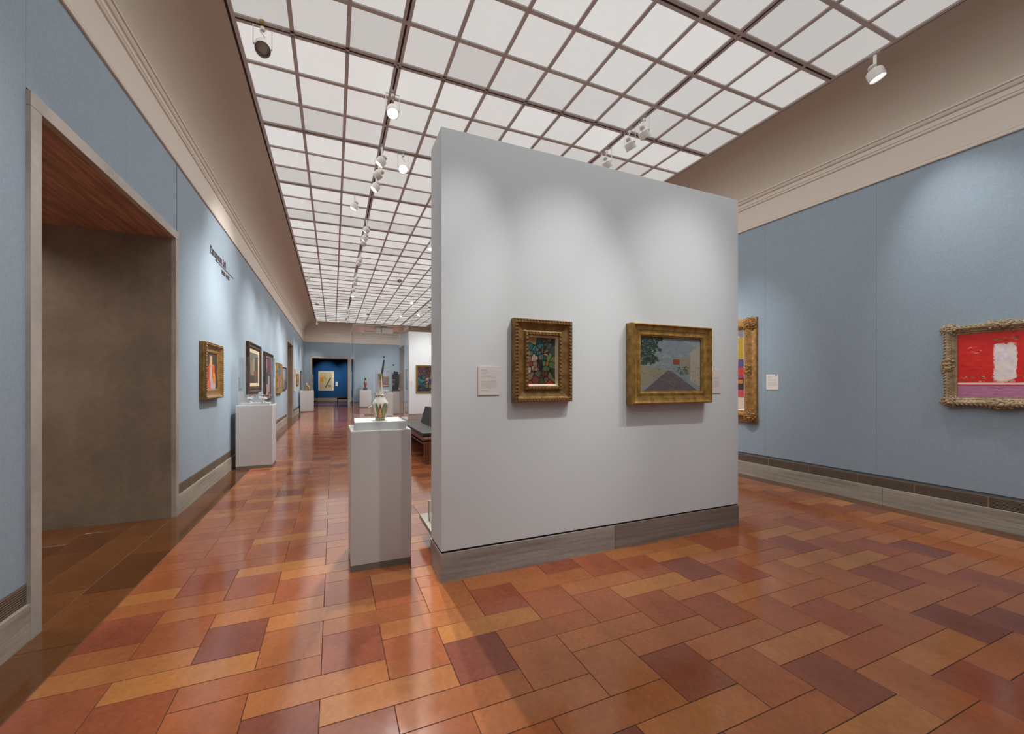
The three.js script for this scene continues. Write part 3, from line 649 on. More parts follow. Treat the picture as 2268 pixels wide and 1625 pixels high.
picture('brown framed painting of pink and grey strokes, right of the cream-lined one', 'left', -10.85, 1.58, 1.25, 1.16, {
  profile: [[0, 0], [0, 0.04], [0.01, 0.056], [0.03, 0.056], [0.045, 0.04], [0.07, 0.036], [0.075, 0.03]], mat: M.brownWood, off: 0.0015,
  tex: strokesTex(420, 400, '#6a5f66', [[0.05, 0.0, 0.3, 0.3, '#a46a7c'], [0.3, 0.05, 0.3, 0.5, '#4a4f5c'], [0.55, 0.1, 0.3, 0.3, '#7a3f44'], [0.1, 0.4, 0.3, 0.5, '#3c3f4a'], [0.4, 0.5, 0.3, 0.4, '#9aa0a6'], [0.65, 0.45, 0.3, 0.5, '#5c2f36'], [0.2, 0.7, 0.2, 0.25, '#b58a80']]),
});
picture('narrow yellow-gold framed painting left of the small black-framed one', 'left', -12.83, 1.55, 1.05, 0.9, {
  profile: [[0, 0], [0, 0.05], [0.01, 0.06], [0.05, 0.05], [0.1, 0.042], [0.12, 0.036]], mat: M.goldBright, off: 0.0015,
  tex: strokesTex(320, 280, '#6b6a60', [[0, 0, 1, 0.4, '#5d6a68'], [0.2, 0.4, 0.6, 0.5, '#a3766c'], [0.35, 0.3, 0.2, 0.6, '#8d4c44']]),
});
picture('grey landscape in thin black frame beside the distant doorway', 'left', -14.15, 1.555, 1.1, 0.76, {
  profile: [[0, 0], [0, 0.034], [0.02, 0.034], [0.03, 0.02]], mat: M.blackWood, off: 0.0015,
  tex: strokesTex(320, 240, '#7b7c82', [[0, 0, 1, 0.5, '#8d8f96'], [0, 0.6, 1, 0.4, '#6c6164'], [0.2, 0.55, 0.3, 0.2, '#8a7a78']]),
});
picture('tall white-framed print with an orange top beyond the distant doorway', 'left', -17.97, 1.55, 0.62, 0.98, {
  profile: [[0, 0], [0, 0.03], [0.03, 0.03], [0.034, 0.02]], mat: M.whiteFrame, off: 0.0015, tex: strokesTex(200, 320, '#d8cdbb', [[0.05, 0.02, 0.9, 0.4, '#c2662e'], [0.1, 0.45, 0.8, 0.5, '#cfc5b4']]),
});
picture('small brown-gold framed painting right of the tall white-framed print', 'left', -19.1, 1.57, 0.85, 0.52, {
  profile: [[0, 0], [0, 0.05], [0.03, 0.06], [0.08, 0.035]], mat: M.goldRich, off: 0.0015, tex: strokesTex(240, 160, '#a07c62', [[0, 0, 1, 0.5, '#b8957a'], [0.3, 0.4, 0.4, 0.5, '#7a4a3a']]),
});
picture('black-framed brown print on left wall behind the gold figurine case', 'left', -21.4, 1.56, 1.0, 0.9, {
  profile: [[0, 0], [0, 0.03], [0.03, 0.03], [0.035, 0.02]], mat: M.blackWood, off: 0.0015, tex: strokesTex(240, 240, '#8f8478', [[0.3, 0.1, 0.5, 0.7, '#8a5c48'], [0.05, 0.2, 0.25, 0.6, '#6f6a66']]),
});
// far wall and rear partition
picture('small gold-framed painting of dark pink tones on the far wall behind the vase', 'far', 2.955, 1.52, 0.40, 0.60, {
  profile: [[0, 0], [0, 0.05], [0.02, 0.06], [0.06, 0.036], [0.075, 0.036]], mat: M.goldRich, off: 0.0015, tex: strokesTex(200, 300, '#4c4a52', [[0.1, 0.1, 0.5, 0.4, '#5a5c68'], [0.4, 0.4, 0.5, 0.4, '#8a4a58']]),
});
picture('gold-framed painting on the far wall behind the black sculpture', 'far', 3.6, 1.52, 0.56, 1.0, {
  profile: [[0, 0], [0, 0.05], [0.02, 0.06], [0.07, 0.036], [0.09, 0.036]], mat: M.goldRich, off: 0.0015, tex: strokesTex(200, 320, '#5a5048', [[0.2, 0.2, 0.6, 0.5, '#8a6a4a']]),
});
picture('expressive painting in plain gold frame on the rear white partition by the bench', 'rear', 3.42, 1.565, 0.84, 1.09, {
  profile: [[0, 0], [0, 0.03], [0.01, 0.045], [0.04, 0.045], [0.05, 0.03], [0.06, 0.028]], mat: M.goldBright, off: 0.0015,
  tex: mosaic(400, 520, (u, v) => v < 0.35 ? ['#5a2f33', '#6d3a3c', '#8a4a48', '#4a3a44'] : v < 0.7 ? (u < 0.4 ? ['#3f6a3a', '#2f5a6a', '#3a7a8a'] : ['#b98d78', '#2f3f66', '#8a6a5a', '#3a4a6a']) : u > 0.45 ? ['#b9962c', '#c9a83c', '#28324e'] : ['#2f4f7a', '#28324e', '#3a6a3a'], [0.11, 0.1, 0.13]),
});
// print in the blue room
picture('framed cream print with an orange patch on the deep blue wall', 'blue', -0.565, 1.585, 1.17, 1.58, {
  profile: [[0, 0], [0, 0.035], [0.03, 0.035], [0.035, 0.02]], mat: M.whiteFrame, liner: [0.05, 0.001], linerMat: M.whiteFrame, off: 0.0015,
  tex: canvasTex(360, 500, (c, w, h) => {
    c.fillStyle = '#c9b791'; c.fillRect(0, 0, w, h);
    c.fillStyle = '#e0921c'; c.fillRect(w * 0.06, h * 0.28, w * 0.26, h * 0.26);
    c.strokeStyle = '#5d564c'; c.lineWidth = 34; c.beginPath(); c.moveTo(w * 0.86, h * 0.3); c.lineTo(w * 0.46, h * 0.88); c.stroke();
    c.lineWidth = 12; c.beginPath(); c.moveTo(w * 0.36, h * 0.25); c.lineTo(w * 0.52, h * 0.44); c.stroke();
    dab(c, w * 0.6, h * 0.7, w * 0.32, h * 0.2, '#8a8272', 14); brush(c, w, h, 0.08);
  }),
});

// wall text cards
function cardTex(tab) { return canvasTex(200, 256, (c, w, h) => {
  c.fillStyle = '#e2dad6'; c.fillRect(0, 0, w, h); c.fillStyle = '#77706d';
  const line = (y, x1, t = 3) => { let x = 26; while (x < x1) { const k = Math.min(x1 - x, 8 + 18 * pr()); c.globalAlpha = 0.55 + 0.25 * pr(); c.fillRect(x, y, k, t); x += k + 5; } c.globalAlpha = 1; };
  line(30, 80, 5); line(42, 90); line(56, 100); line(66, 70);
  for (let i = 0; i < 3; i++) line(84 + 10 * i, 170); for (let i = 0; i < 8; i++) line(122 + 10 * i, 172 - 20 * (i === 7)); line(214, 100);
  if (tab) { c.fillStyle = '#4f86b4'; c.fillRect(w * 0.74, 0, w * 0.14, h * 0.09); }
}); }
const cardA = cardTex(false), cardB = cardTex(true);
function card(label, wall, u, y, w, h, tex = cardA) {
  const t = thing('wall_label', label, 'label');
  const g = new THREE.BoxGeometry(w, h, 0.005); g.translate(0, 0, 0.0025);
  mesh('card', g, [M.card, M.card, M.card, M.card, std({ map: tex, roughness: 0.85 }), M.card], t);
  place(t, wall, u, y, 0.0015);
}
card('white text card left of the dark-outlined upright painting on the partition', 'partition', 1.069, 1.4185, 0.172, 0.209);
card('white text card partly behind the right side of the wide lane painting', 'partition', 3.392, 1.419, 0.174, 0.224);
card('white text card with a small blue tab on the right wall', 'right', -3.596, 1.418, 0.162, 0.222, cardB);
card('small white card beside the cream print on the deep blue wall', 'blue', 0.245, 1.345, 0.17, 0.37);
card('pale text card on the rear white partition left of the expressive painting', 'rear', 2.85, 1.42, 0.15, 0.21);
card('small white card on the left wall before the yellow-gold framed painting', 'left', -12.02, 1.42, 0.16, 0.22);

// raised lettering on the left wall
{
  const font = await new FontLoader().loadAsync('fonts/droid/droid_serif_regular.typeface.json');
  const t = thing('wall_lettering', 'dark raised letters reading European Art with dates below, high on left wall', 'lettering');
  const line = (text, u0, y, size, width) => {             // letters run away from the viewer along the wall
    const geos = []; let x = 0;
    for (const ch of text) { if (ch === ' ') { x += size * 0.3; continue; } const g = new TextGeometry(ch, { font, size, depth: 0.006, curveSegments: 4, bevelEnabled: false }); g.computeBoundingBox(); geos.push([g, x]); x += font.data.glyphs[ch].ha / font.data.resolution * size; }
    const k = width / x;
    for (const [g, gxp] of geos) { const m = mesh('letter', g, M.letter, t); m.scale.set(k, 1, 1); m.position.set(u0 + gxp * k, y, 0); }
  };
  line('European Art', 0, 3.17, 0.108, 0.80);
  line('1900\u20131945', 0.545, 3.035, 0.062, 0.47);
  mesh('rule', bx(0.235, 1.27, 3.1405, 3.1475, 0, 0.006), M.letter, t);
  t.rotation.y = Math.PI / 2; t.position.set(XL + 0.001, 0, -6.07);
}

/* ------------------------------------------------------------------ PEDESTALS, CASES AND WHAT THEY SHOW */
function pedestal(label, x0, x1, z0, z1, h, opt = {}) {      // z0 far, z1 near
  const t = thing('display_pedestal', label, 'pedestal');
  mesh('body', rbx(x0, x1, 0.044, h, z0, z1, 0.003, 2), M.pedestal, t);
  mesh('kick_base', bx(x0 + 0.002, x1 - 0.002, 0, 0.0445, z0 + 0.002, z1 - 0.002), M.kick, t);
  mesh('deck', bx(x0 + 0.004, x1 - 0.004, h, h + 0.003, z0 + 0.004, z1 - 0.004), M.pedestalTop, t);
  return t;
}
function glassCase(label, x0, x1, z0, z1, y0, y1) {
  const t = thing('glass_case', label, 'display case'), e = 0.006;
  mesh('pane', bx(x0, x1, y0, y1 - e, z1 - e, z1), M.acrylic, t);
  mesh('pane', bx(x0, x1, y0, y1 - e, z0, z0 + e), M.acrylic, t);
  mesh('pane', bx(x0, x0 + e, y0, y1 - e, z0 + e, z1 - e), M.acrylic, t);
  mesh('pane', bx(x1 - e, x1, y0, y1 - e, z0 + e, z1 - e), M.acrylic, t);
  mesh('top_pane', bx(x0, x1, y1 - e, y1, z0, z1), M.acrylic, t);
  const s = 0.0014, edge = [];
  for (const x of [x0, x1]) for (const z of [z0, z1]) edge.push(bx(x - s, x + s, y0, y1, z - s, z + s));
  for (const z of [z0, z1]) edge.push(bx(x0, x1, y1 - s, y1 + s, z - s, z + s));
  for (const x of [x0, x1]) edge.push(bx(x - s, x + s, y1 - s, y1 + s, z0, z1));
  mesh('polished_edges', merge(edge), M.acrylicEdge, t);
}
function riser(label, x0, x1, z0, z1, y0, y1) { const t = thing('case_riser', label, 'plinth'); mesh('block', rbx(x0, x1, y0, y1, z0, z1, 0.002, 1), M.pedestalTop, t); }
function lathe(pts, seg = 48) { return new THREE.LatheGeometry(pts.map(([r, y]) => new THREE.Vector2(r, y)), seg); }

// nearest pedestal with the patterned vase
pedestal('tall light grey pedestal under the patterned vase, left of the partition', 0.12, 0.57, -3.405, -2.947, 1.04);
riser('low white block inside the case under the patterned vase', 0.153, 0.537, -3.37, -2.99, 1.043, 1.104);
glassCase('tall clear acrylic case around the patterned vase', 0.14, 0.55, -3.385, -2.967, 1.043, 1.84);
{
  const t = thing('vase', 'white long-necked vase with green triangles and orange sunbursts', 'vase');
  const S = 0.372 / 650, prof = [[67, 0], [68, 6], [70, 38], [84, 90], [100, 150], [109, 200], [112, 236], [111, 240], [88, 272], [70, 305], [62, 320], [62, 348], [58, 352], [42, 358], [39, 400], [35, 470], [32, 540], [31.5, 640], [33, 650]].map(([r, y]) => [r * S, y * S]);
  const pts = prof.map(([r, y]) => new THREE.Vector2(r, y)); pts.unshift(new THREE.Vector2(0.0005, 0)); pts.push(new THREE.Vector2(28 * S, 650 * S), new THREE.Vector2(26 * S, 560 * S));
  const g = toCreasedNormals(new THREE.LatheGeometry(pts, 48), 0.5);
  { const p = g.attributes.position, uv = g.attributes.uv; for (let i = 0; i < p.count; i++) uv.setY(i, Math.min(1, Math.max(0, p.getY(i) / (650 * S)))); }
  const tex = canvasTex(1200, 900, (c, w, h) => {
    const Y = v => h * (1 - v / 650), n = 5, cw = w / n;
    c.fillStyle = '#e9e6dd'; c.fillRect(0, 0, w, h);
    c.fillStyle = '#6d7d4a'; c.fillRect(0, Y(40), w, h); c.fillStyle = '#4c3a22'; c.fillRect(0, Y(40), w, 5); c.fillStyle = '#5e6b3c'; c.fillRect(0, Y(8), w, h);
    for (let i = 0; i < n * 3; i++) { c.fillStyle = '#d3bd7c'; c.beginPath(); c.ellipse((i + 0.5) * cw / 3, Y(22), 22, 14, 0, 0, 6.3); c.fill(); }
    const tri = (x, b, top, half, fill, out, lw) => { c.beginPath(); c.moveTo(x - half, Y(b)); c.lineTo(x, Y(top)); c.lineTo(x + half, Y(b)); c.closePath(); c.fillStyle = fill; c.fill(); c.lineWidth = lw; c.strokeStyle = out; c.stroke(); };
    for (let i = 0; i < n; i++) {
      const x = (i + 0.5) * cw;
      for (const q of [-1]) { const a = x + q * cw / 2; c.beginPath(); c.moveTo(a - 74, Y(170)); c.lineTo(a - 30, Y(236)); c.lineTo(a + 30, Y(236)); c.lineTo(a + 74, Y(170)); c.lineTo(a + 40, Y(42)); c.lineTo(a - 40, Y(42)); c.closePath(); c.fillStyle = '#74864c'; c.fill(); c.lineWidth = 7; c.strokeStyle = '#4a3520'; c.stroke(); }
      tri(x, 42, 230, 88, '#b9642f', '#3f2c1a', 10);
      tri(x, 42, 196, 60, '#dfb566', '#9c4422', 8);
      for (let k = -2; k <= 2; k++) { c.strokeStyle = '#b0552c'; c.lineWidth = 5; c.beginPath(); c.moveTo(x, Y(50)); c.lineTo(x + k * 20, Y(140 - 20 * Math.abs(k))); c.stroke(); }
      c.fillStyle = '#e9d6a0'; c.beginPath(); c.arc(x, Y(42), 22, Math.PI, 0); c.fill(); c.strokeStyle = '#4a5d30'; c.lineWidth = 6; c.stroke();
      // neck ornament
      c.fillStyle = '#74864c'; c.beginPath(); c.moveTo(x - 96, Y(620)); c.lineTo(x + 96, Y(620)); c.lineTo(x, Y(420)); c.closePath(); c.fill(); c.strokeStyle = '#4a3520'; c.lineWidth = 6; c.stroke();
      c.fillStyle = '#c2502a'; c.beginPath(); c.moveTo(x, Y(600)); c.lineTo(x + 62, Y(530)); c.lineTo(x, Y(440)); c.lineTo(x - 62, Y(530)); c.closePath(); c.fill(); c.stroke();
      c.fillStyle = '#d8c070'; c.beginPath(); c.moveTo(x, Y(590)); c.lineTo(x + 28, Y(545)); c.lineTo(x, Y(490)); c.lineTo(x - 28, Y(545)); c.closePath(); c.fill();
    }
    c.fillStyle = '#6a5a30'; c.fillRect(0, Y(646), w, Y(616) - Y(646)); for (let i = 0; i < n * 2; i++) { c.fillStyle = '#cdb46a'; c.fillRect((i + 0.2) * cw / 2, Y(640), cw * 0.3, Y(622) - Y(640)); }
    c.fillStyle = '#5b4326'; c.fillRect(0, Y(348), w, 10); for (let i = 0; i < n * 2; i++) { c.fillStyle = '#5b4326'; c.beginPath(); c.arc((i + 0.5) * cw / 2, Y(346), 38, 0, Math.PI); c.fill(); c.fillStyle = '#d9a95c'; c.beginPath(); c.arc((i + 0.5) * cw / 2, Y(344), 20, 0, Math.PI); c.fill(); }
  });
  tex.wrapS = THREE.RepeatWrapping;
  const m = mesh('body', g, std({ map: tex, roughness: 0.16 }), t);
  t.position.set(0.353, 1.1045, -3.13); t.rotation.y = -0.74;
}
// pedestal with silver vessels by the left wall
pedestal('white pedestal with silver bowls beside the left wall', -1.482, -0.953, -7.58, -7.116, 1.035);
riser('thin white block under the silver bowls', -1.43, -1.0, -7.53, -7.17, 1.038, 1.07);
glassCase('clear case over the silver bowls by the left wall', -1.452, -0.97, -7.55, -7.146, 1.038, 1.83);
for (const [x, z, r, l] of [[-1.325, -7.35, 0.075, 'left-hand silver footed bowl inside the left wall case'], [-1.11, -7.33, 0.088, 'right-hand, wider silver footed bowl inside the left wall case']]) {
  const t = thing('silver_bowl', l, 'bowl');
  mesh('bowl', toCreasedNormals(lathe([[0.001, 0.045], [r * 0.5, 0.055], [r * 0.9, 0.09], [r, 0.125], [r, 0.135], [r * 0.95, 0.135], [r * 0.85, 0.1], [r * 0.4, 0.07], [0.001, 0.062]]), 0.9), M.silver, t);
  mesh('foot', lathe([[r * 0.62, 0], [r * 0.6, 0.008], [r * 0.2, 0.03], [r * 0.16, 0.05]]), M.silver, t);
  for (const s of [-1, 1]) { const h = new THREE.TorusGeometry(0.022, 0.005, 6, 14, 4.2); h.translate(s * (r + 0.01), 0.11, 0); mesh('handle', h, M.silver, t); }
  t.position.set(x, 1.0705, z);
}
// far pedestal with gilt figurine
pedestal('distant white pedestal with gilt figurine at the far end of left wall', -1.49, -0.913, -20.6, -20.07, 1.03);
glassCase('distant clear case over the gilt figurine', -1.46, -0.94, -20.57, -20.1, 1.033, 1.83);
{
  const t = thing('gilt_figurine', 'small gilt and ivory figurine in the distant glass case', 'figurine');
  mesh('robe', toCreasedNormals(lathe([[0.001, 0], [0.1, 0], [0.1, 0.03], [0.06, 0.05], [0.075, 0.1], [0.05, 0.2], [0.065, 0.26], [0.03, 0.3], [0.001, 0.31]], 20), 0.9), M.gilt, t);
  const hd = new THREE.SphereGeometry(0.035, 16, 12); hd.scale(0.85, 1.15, 0.9); hd.translate(0, 0.335, 0); mesh('head', hd, M.ivory, t);
  mesh('raised_arm', merge([cyl(V(0.05, 0.25, 0), V(0.12, 0.2, 0.05), 0.02, 0.014, 8), cyl(V(0.12, 0.2, 0.05), V(0.14, 0.1, 0.06), 0.016, 0.012, 8)]), M.ivory, t);
  mesh('base_block', rbx(0.03, 0.17, 0, 0.1, -0.02, 0.1, 0.01, 2), M.gilt, t);
  t.position.set(-1.225, 1.034, -20.25);
}
// far wall pedestal with small standing figure
pedestal('distant white pedestal with small red-brown figure before the far wall', 1.41, 2.06, -23.1, -22.75, 1.0);
{
  const t = thing('standing_figure', 'small red-brown carved figure on distant white pedestal', 'figurine');
  mesh('block', rbx(-0.11, 0.11, 0, 0.14, -0.08, 0.08, 0.006, 2), M.brownBase, t);
  mesh('torso', toCreasedNormals(lathe([[0.001, 0.14], [0.04, 0.15], [0.05, 0.22], [0.09, 0.36], [0.085, 0.46], [0.05, 0.55], [0.03, 0.58], [0.001, 0.59]], 20), 0.9), M.copper, t);
  const hd = new THREE.SphereGeometry(0.06, 16, 12); hd.scale(0.85, 1.2, 0.95); hd.translate(0, 0.645, 0); mesh('head', hd, M.brownBase, t);
  t.position.set(1.735, 1.003, -22.92);
}
// mid pedestal behind the vase, with white dish and slim dark sculpture
pedestal('white pedestal in the middle distance directly behind the patterned vase', 1.60, 2.285, -16.3, -15.72, 1.005);
glassCase('middle distance clear case seen through the vase case', 1.63, 2.255, -16.27, -15.75, 1.008, 1.9);
{
  const t = thing('white_dish', 'small white dish on dark feet in the middle distance case', 'dish');
  mesh('dish', toCreasedNormals(lathe([[0.001, 0.03], [0.06, 0.03], [0.13, 0.1], [0.135, 0.105], [0.12, 0.1], [0.05, 0.045], [0.001, 0.045]], 28), 0.8), M.porcelain, t);
  for (let i = 0; i < 3; i++) mesh('foot', cyl(V(0.06 * Math.cos(i * 2.1), 0, 0.06 * Math.sin(i * 2.1)), V(0.05 * Math.cos(i * 2.1), 0.035, 0.05 * Math.sin(i * 2.1)), 0.018, 0.018, 10), M.bronze, t);
  t.position.set(2.03, 1.02, -15.95);
}
{ // slim stabile: dark blades on wires, rising behind the vase
  const t = thing('blade_sculpture', 'slim dark blade sculpture with wire arms rising behind the patterned vase', 'sculpture');
  const sh = new THREE.Shape(); sh.moveTo(-0.06, 0); sh.quadraticCurveTo(-0.02, 0.5, 0.07, 0.95); sh.lineTo(0.12, 0.96); sh.quadraticCurveTo(0.06, 0.5, 0.05, 0); sh.closePath();
  const g = new THREE.ExtrudeGeometry(sh, { depth: 0.02, bevelEnabled: true, bevelSize: 0.004, bevelThickness: 0.004, bevelSegments: 1 }); g.translate(0, 1.36, 0); mesh('blade', g, M.bronze, t);
  mesh('stem', cyl(V(0, 0.06, 0.01), V(0, 1.4, 0.01), 0.016, 0.014, 10), M.bronze, t);
  mesh('base', lathe([[0.001, 0.07], [0.06, 0.06], [0.2, 0.02], [0.2, 0]], 28), M.bronze, t);
  const leafG = new THREE.SphereGeometry(0.045, 10, 8); leafG.scale(1, 0.7, 0.25);
  for (const [x, y] of [[0.09, 2.44], [0.47, 2.13]]) { const a = mesh('wire_arm', cyl(V(0.05, 1.95, 0.012), V(x, y, 0.012), 0.0025, 0.0025, 6), M.bronze, t); const q = leafG.clone(); q.translate(x, y, 0.012); mesh('leaf_plate', q, M.bronze, a); }
  t.position.set(1.78, 0, -15.35);
}
// black sculpture to the right of it
pedestal('white pedestal carrying the black sculpture before the rear partition', 2.5, 2.95, -17.6, -17.2, 1.04);
{
  const t = thing('black_sculpture', 'blocky black cubist sculpture on white pedestal behind the vase case', 'sculpture');
  mesh('plinth', rbx(-0.2, 0.2, 0, 0.05, -0.15, 0.15, 0.005, 1), M.bronze, t);
  const list = []; for (const [x, y, z, a, b, c, r] of [[-0.03, 0.16, 0, 0.26, 0.26, 0.2, 0.1], [0.05, 0.34, 0, 0.2, 0.24, 0.2, -0.2], [0.06, 0.52, 0.01, 0.18, 0.22, 0.18, 0.15], [-0.1, 0.66, 0, 0.2, 0.24, 0.16, 0.05], [0.0, 0.82, 0, 0.2, 0.16, 0.17, -0.1], [0.08, 0.7, 0, 0.16, 0.18, 0.15, 0.25], [-0.1, 0.42, 0.02, 0.12, 0.12, 0.14, 0.5]]) { const g = new RoundedBoxGeometry(a, b, c, 3, 0.035); g.rotateZ(r); g.translate(x, y, z); list.push(g); }
  mesh('carved_form', merge(list), M.bronze, t);
  t.position.set(2.65, 1.044, -17.38);
}
{ // low tilted label stand
  const t = thing('label_stand', 'low metal stand with tilted white label beside the middle pedestal', 'stand');
  mesh('foot', merge([rbx(-0.2, 0.16, 0, 0.05, -0.12, 0.12, 0.01, 1), rbx(-0.26, -0.1, 0.02, 0.09, -0.02, 0.02, 0.01, 1)]), M.steel, t);
  mesh('post', cyl(V(0.05, 0.04, 0), V(0.05, 0.35, 0), 0.012, 0.012, 10), M.steel, t);
  const g = rbx(-0.12, 0.12, -0.012, 0.012, -0.08, 0.08, 0.003, 1); g.rotateZ(0.45); g.translate(0.05, 0.37, 0); mesh('label_plate', g, M.card, t);
  t.position.set(1.5, 0, -17.3);
}
// leather bench behind the partition
{
  const t = thing('gallery_bench', 'wooden bench with black leather cushions seen past the partition edge', 'bench');
  const x0 = 1.47, x1 = 2.42, zn = -6.43, zf = -9.1;
  mesh('end_panel', rbx(x0, x1, 0, 0.415, zn - 0.07, zn, 0.004, 1), M.cherry, t);
  mesh('end_panel', rbx(x0, x1, 0, 0.415, zf, zf + 0.07, 0.004, 1), M.cherry, t);
  mesh('seat_board', rbx(x0, x1, 0.385, 0.45, zf, zn, 0.004, 1), M.cherry, t);
  mesh('stretcher', cyl(V(x0 + 0.2, 0.2, zf + 0.05), V(x0 + 0.2, 0.2, zn - 0.05), 0.012, 0.012, 10), M.steel, t);
  const n = 3; for (let i = 0; i < n; i++) { const a = zn - 0.16 - i * (zn - zf - 0.2) / n, b = a - (zn - zf - 0.2) / n + 0.006; mesh('seat_cushion', rbx(x0 + 0.005, x1 - 0.005, 0.452, 0.515, b, a, 0.015, 3), M.leather, t); }
  const sh = new THREE.Shape(); sh.moveTo(0, 0); sh.lineTo(0.1, 0.33); sh.lineTo(0.18, 0.33); sh.lineTo(0.3, 0);
  const g = new THREE.ExtrudeGeometry(sh, { depth: 1.5, bevelEnabled: true, bevelSize: 0.012, bevelThickness: 0.012, bevelSegments: 2 }); g.translate(1.88, 0.53, -8.55); mesh('back_bolster', g, M.leather, t);
}
{ // bench in the blue room
  const t = thing('low_bench', 'low dark bench in front of the deep blue wall', 'bench');
  mesh('seat', rbx(0.22, 2.0, 0.33, 0.46, -27.2, -26.7, 0.02, 2), M.blackWood, t);
  for (const x of [0.27, 1.95]) for (const z of [-27.15, -26.75]) mesh('leg', cyl(V(x, 0, z), V(x, 0.34, z), 0.025, 0.025, 10), M.blackWood, t);
}
{ // low plinth with barrier, behind the near partition
  const t = thing('low_platform', 'low cream display platform behind the near partition', 'platform');
  mesh('top_slab', rbx(0.752, 2.3, 0.14, 0.18, -3.5, -2.9, 0.003, 1), M.platformTop, t);
  mesh('recessed_base', bx(0.87, 2.2, 0, 0.14, -3.4, -2.92), M.brownBase, t);
  const b = thing('barrier_rail', 'low metal barrier rail standing on the cream platform', 'barrier');
  for (const x of [0.80, 1.5, 2.2]) mesh('post', rbx(x - 0.009, x + 0.009, 0.1805, 0.34, -3.309, -3.291, 0.002, 1), M.steel, b);
  mesh('rail', rbx(0.79, 2.21, 0.34, 0.355, -3.309, -3.291, 0.002, 1), M.steel, b);
}

/* ------------------------------------------------------------------ TRACK SPOTLIGHTS */
const UPV = V(0, 1, 0);
const canGeo = (() => { // lamp housing along -y: neck, can and rim, open below
  const p = [[0.001, 0.085], [0.026, 0.085], [0.028, 0.082], [0.028, 0.04], [0.032, 0.034], [0.058, 0.028], [0.066, 0.02], [0.068, 0.01], [0.068, -0.066], [0.066, -0.068]];
  return toCreasedNormals(lathe(p, 28), 0.5);
})();
const rimGeo = toCreasedNormals(lathe([[0.068, -0.066], [0.068, -0.07], [0.064, -0.07], [0.06, -0.02], [0.056, -0.016], [0.001, -0.016]], 28), 0.5);
const finGeo = merge([0.046, 0.056, 0.066].map(y => lathe([[0.03, y], [0.036, y + 0.001], [0.036, y + 0.004], [0.03, y + 0.005]], 20)));
const lensGeo = (() => { const g = new THREE.SphereGeometry(0.061, 24, 8, 0, Math.PI * 2, 0, Math.PI / 2); g.scale(1, 0.22, 1); g.rotateX(Math.PI); g.translate(0, -0.052, 0); return g; })();
function spotlight(label, x, z, target, o = {}) {
  const t = thing('track_spotlight', label, 'spotlight', o.group || 'track spotlights on the ceiling grid');
  const drop = o.drop ?? 0.21, pivot = V(x, GY - drop, z);
  t.position.copy(pivot);
  const dir = V(...target).sub(pivot).normalize();
  const q = new THREE.Quaternion().setFromUnitVectors(V(0, -1, 0), dir);
  mesh('adapter', rbx(-0.018, 0.018, drop - 0.012, drop + 0.02, -0.05, 0.05, 0.004, 1), o.brass ? M.lampBrass : M.lampBody, t);
  if (o.yoke) {                                       // wire yoke hung from a cross plate
    const side = V(dir.z, 0, -dir.x).normalize(), e = 0.078;
    const top = drop - 0.02;
    const L = side.clone().multiplyScalar(e), R = side.clone().multiplyScalar(-e);
    mesh('yoke', merge([cyl(L, L.clone().setY(top), 0.0045, 0.0045, 6), cyl(R, R.clone().setY(top), 0.0045, 0.0045, 6), cyl(L.clone().setY(top), R.clone().setY(top), 0.0045, 0.0045, 6), cyl(L, L.clone().multiplyScalar(0.86), 0.01, 0.01, 8), cyl(R, R.clone().multiplyScalar(0.86), 0.01, 0.01, 8)]), M.lampBody, t);
    const back = dir.clone().multiplyScalar(-0.08), c = new THREE.CatmullRomCurve3([back, back.clone().add(V(0.02, 0.05, 0.01)), V(-0.02, top - 0.05, 0.02), V(0, top, 0)]);
    mesh('cable', new THREE.TubeGeometry(c, 14, 0.004, 6), M.lampBody, t);
    mesh('neck', cyl(V(0, top, 0), V(0, top - 0.03, 0), 0.02, 0.02, 10), M.lampBody, t);
  } else {
    mesh('stem', merge([cyl(V(0, drop, 0), V(0, 0.0, 0), 0.014, 0.014, 12), cyl(V(0, 0, 0), V(0, 0.05, 0), 0.02, 0.017, 12)]), M.lampBody, t);
  }
  const can = mesh('can', canGeo, M.lampBody, t); can.quaternion.copy(q);
  const rim = mesh('reflector', rimGeo, M.lampInside, can);
  mesh('cooling_fin', finGeo, M.lampBody, can);
  if (!o.deep) { mesh('lens', lensGeo, o.off ? M.lensOff : M.lens, can); }
  else { const g = lensGeo.clone(); g.translate(0, 0.03, 0); mesh('lens', g, M.lensOff, can); }
  if (!o.off) {
    const s = new THREE.SpotLight(new THREE.Color(1, 0.975, 0.94), (o.power ?? 1) * SPOT, 0, o.angle ?? 0.46, o.soft ?? 1, 2);
    s.position.copy(pivot).addScaledVector(dir, 0.085);
    s.target.position.set(...target); s.castShadow = true; s.shadow.radius = 1.6; s.name = t.name + '_light';
    scene.add(s); scene.add(s.target);
  }
}
const L3 = gx(3), L9 = gx(9);
spotlight('unlit wire-yoke spotlight nearest the viewer at the left edge of the ceiling grid', -0.63, gz(0), [-0.3, 1.6, -2.2], { yoke: true, off: true, deep: true, brass: true, drop: 0.2 });
spotlight('brightly lit wire-yoke spotlight facing the viewer, nearest on the long left track', L3, -4.50, [0.5, 0, -2.05], { yoke: true, power: 1.15, angle: 0.32 });
spotlight('lit wire-yoke spotlight right of the left track, close to the partition top corner', 0.965, gz(3), [0.4, 0, -2.1], { yoke: true, power: 1.15, angle: 0.32 });
const trackLabel = n => `white can spotlight on the long left track, ${n} can from the viewer`;
const ord = ['first', 'second', 'third', 'fourth', 'fifth', 'sixth', 'seventh', 'eighth', 'ninth', 'tenth', 'eleventh', 'twelfth', 'thirteenth', 'fourteenth', 'fifteenth', 'sixteenth'];
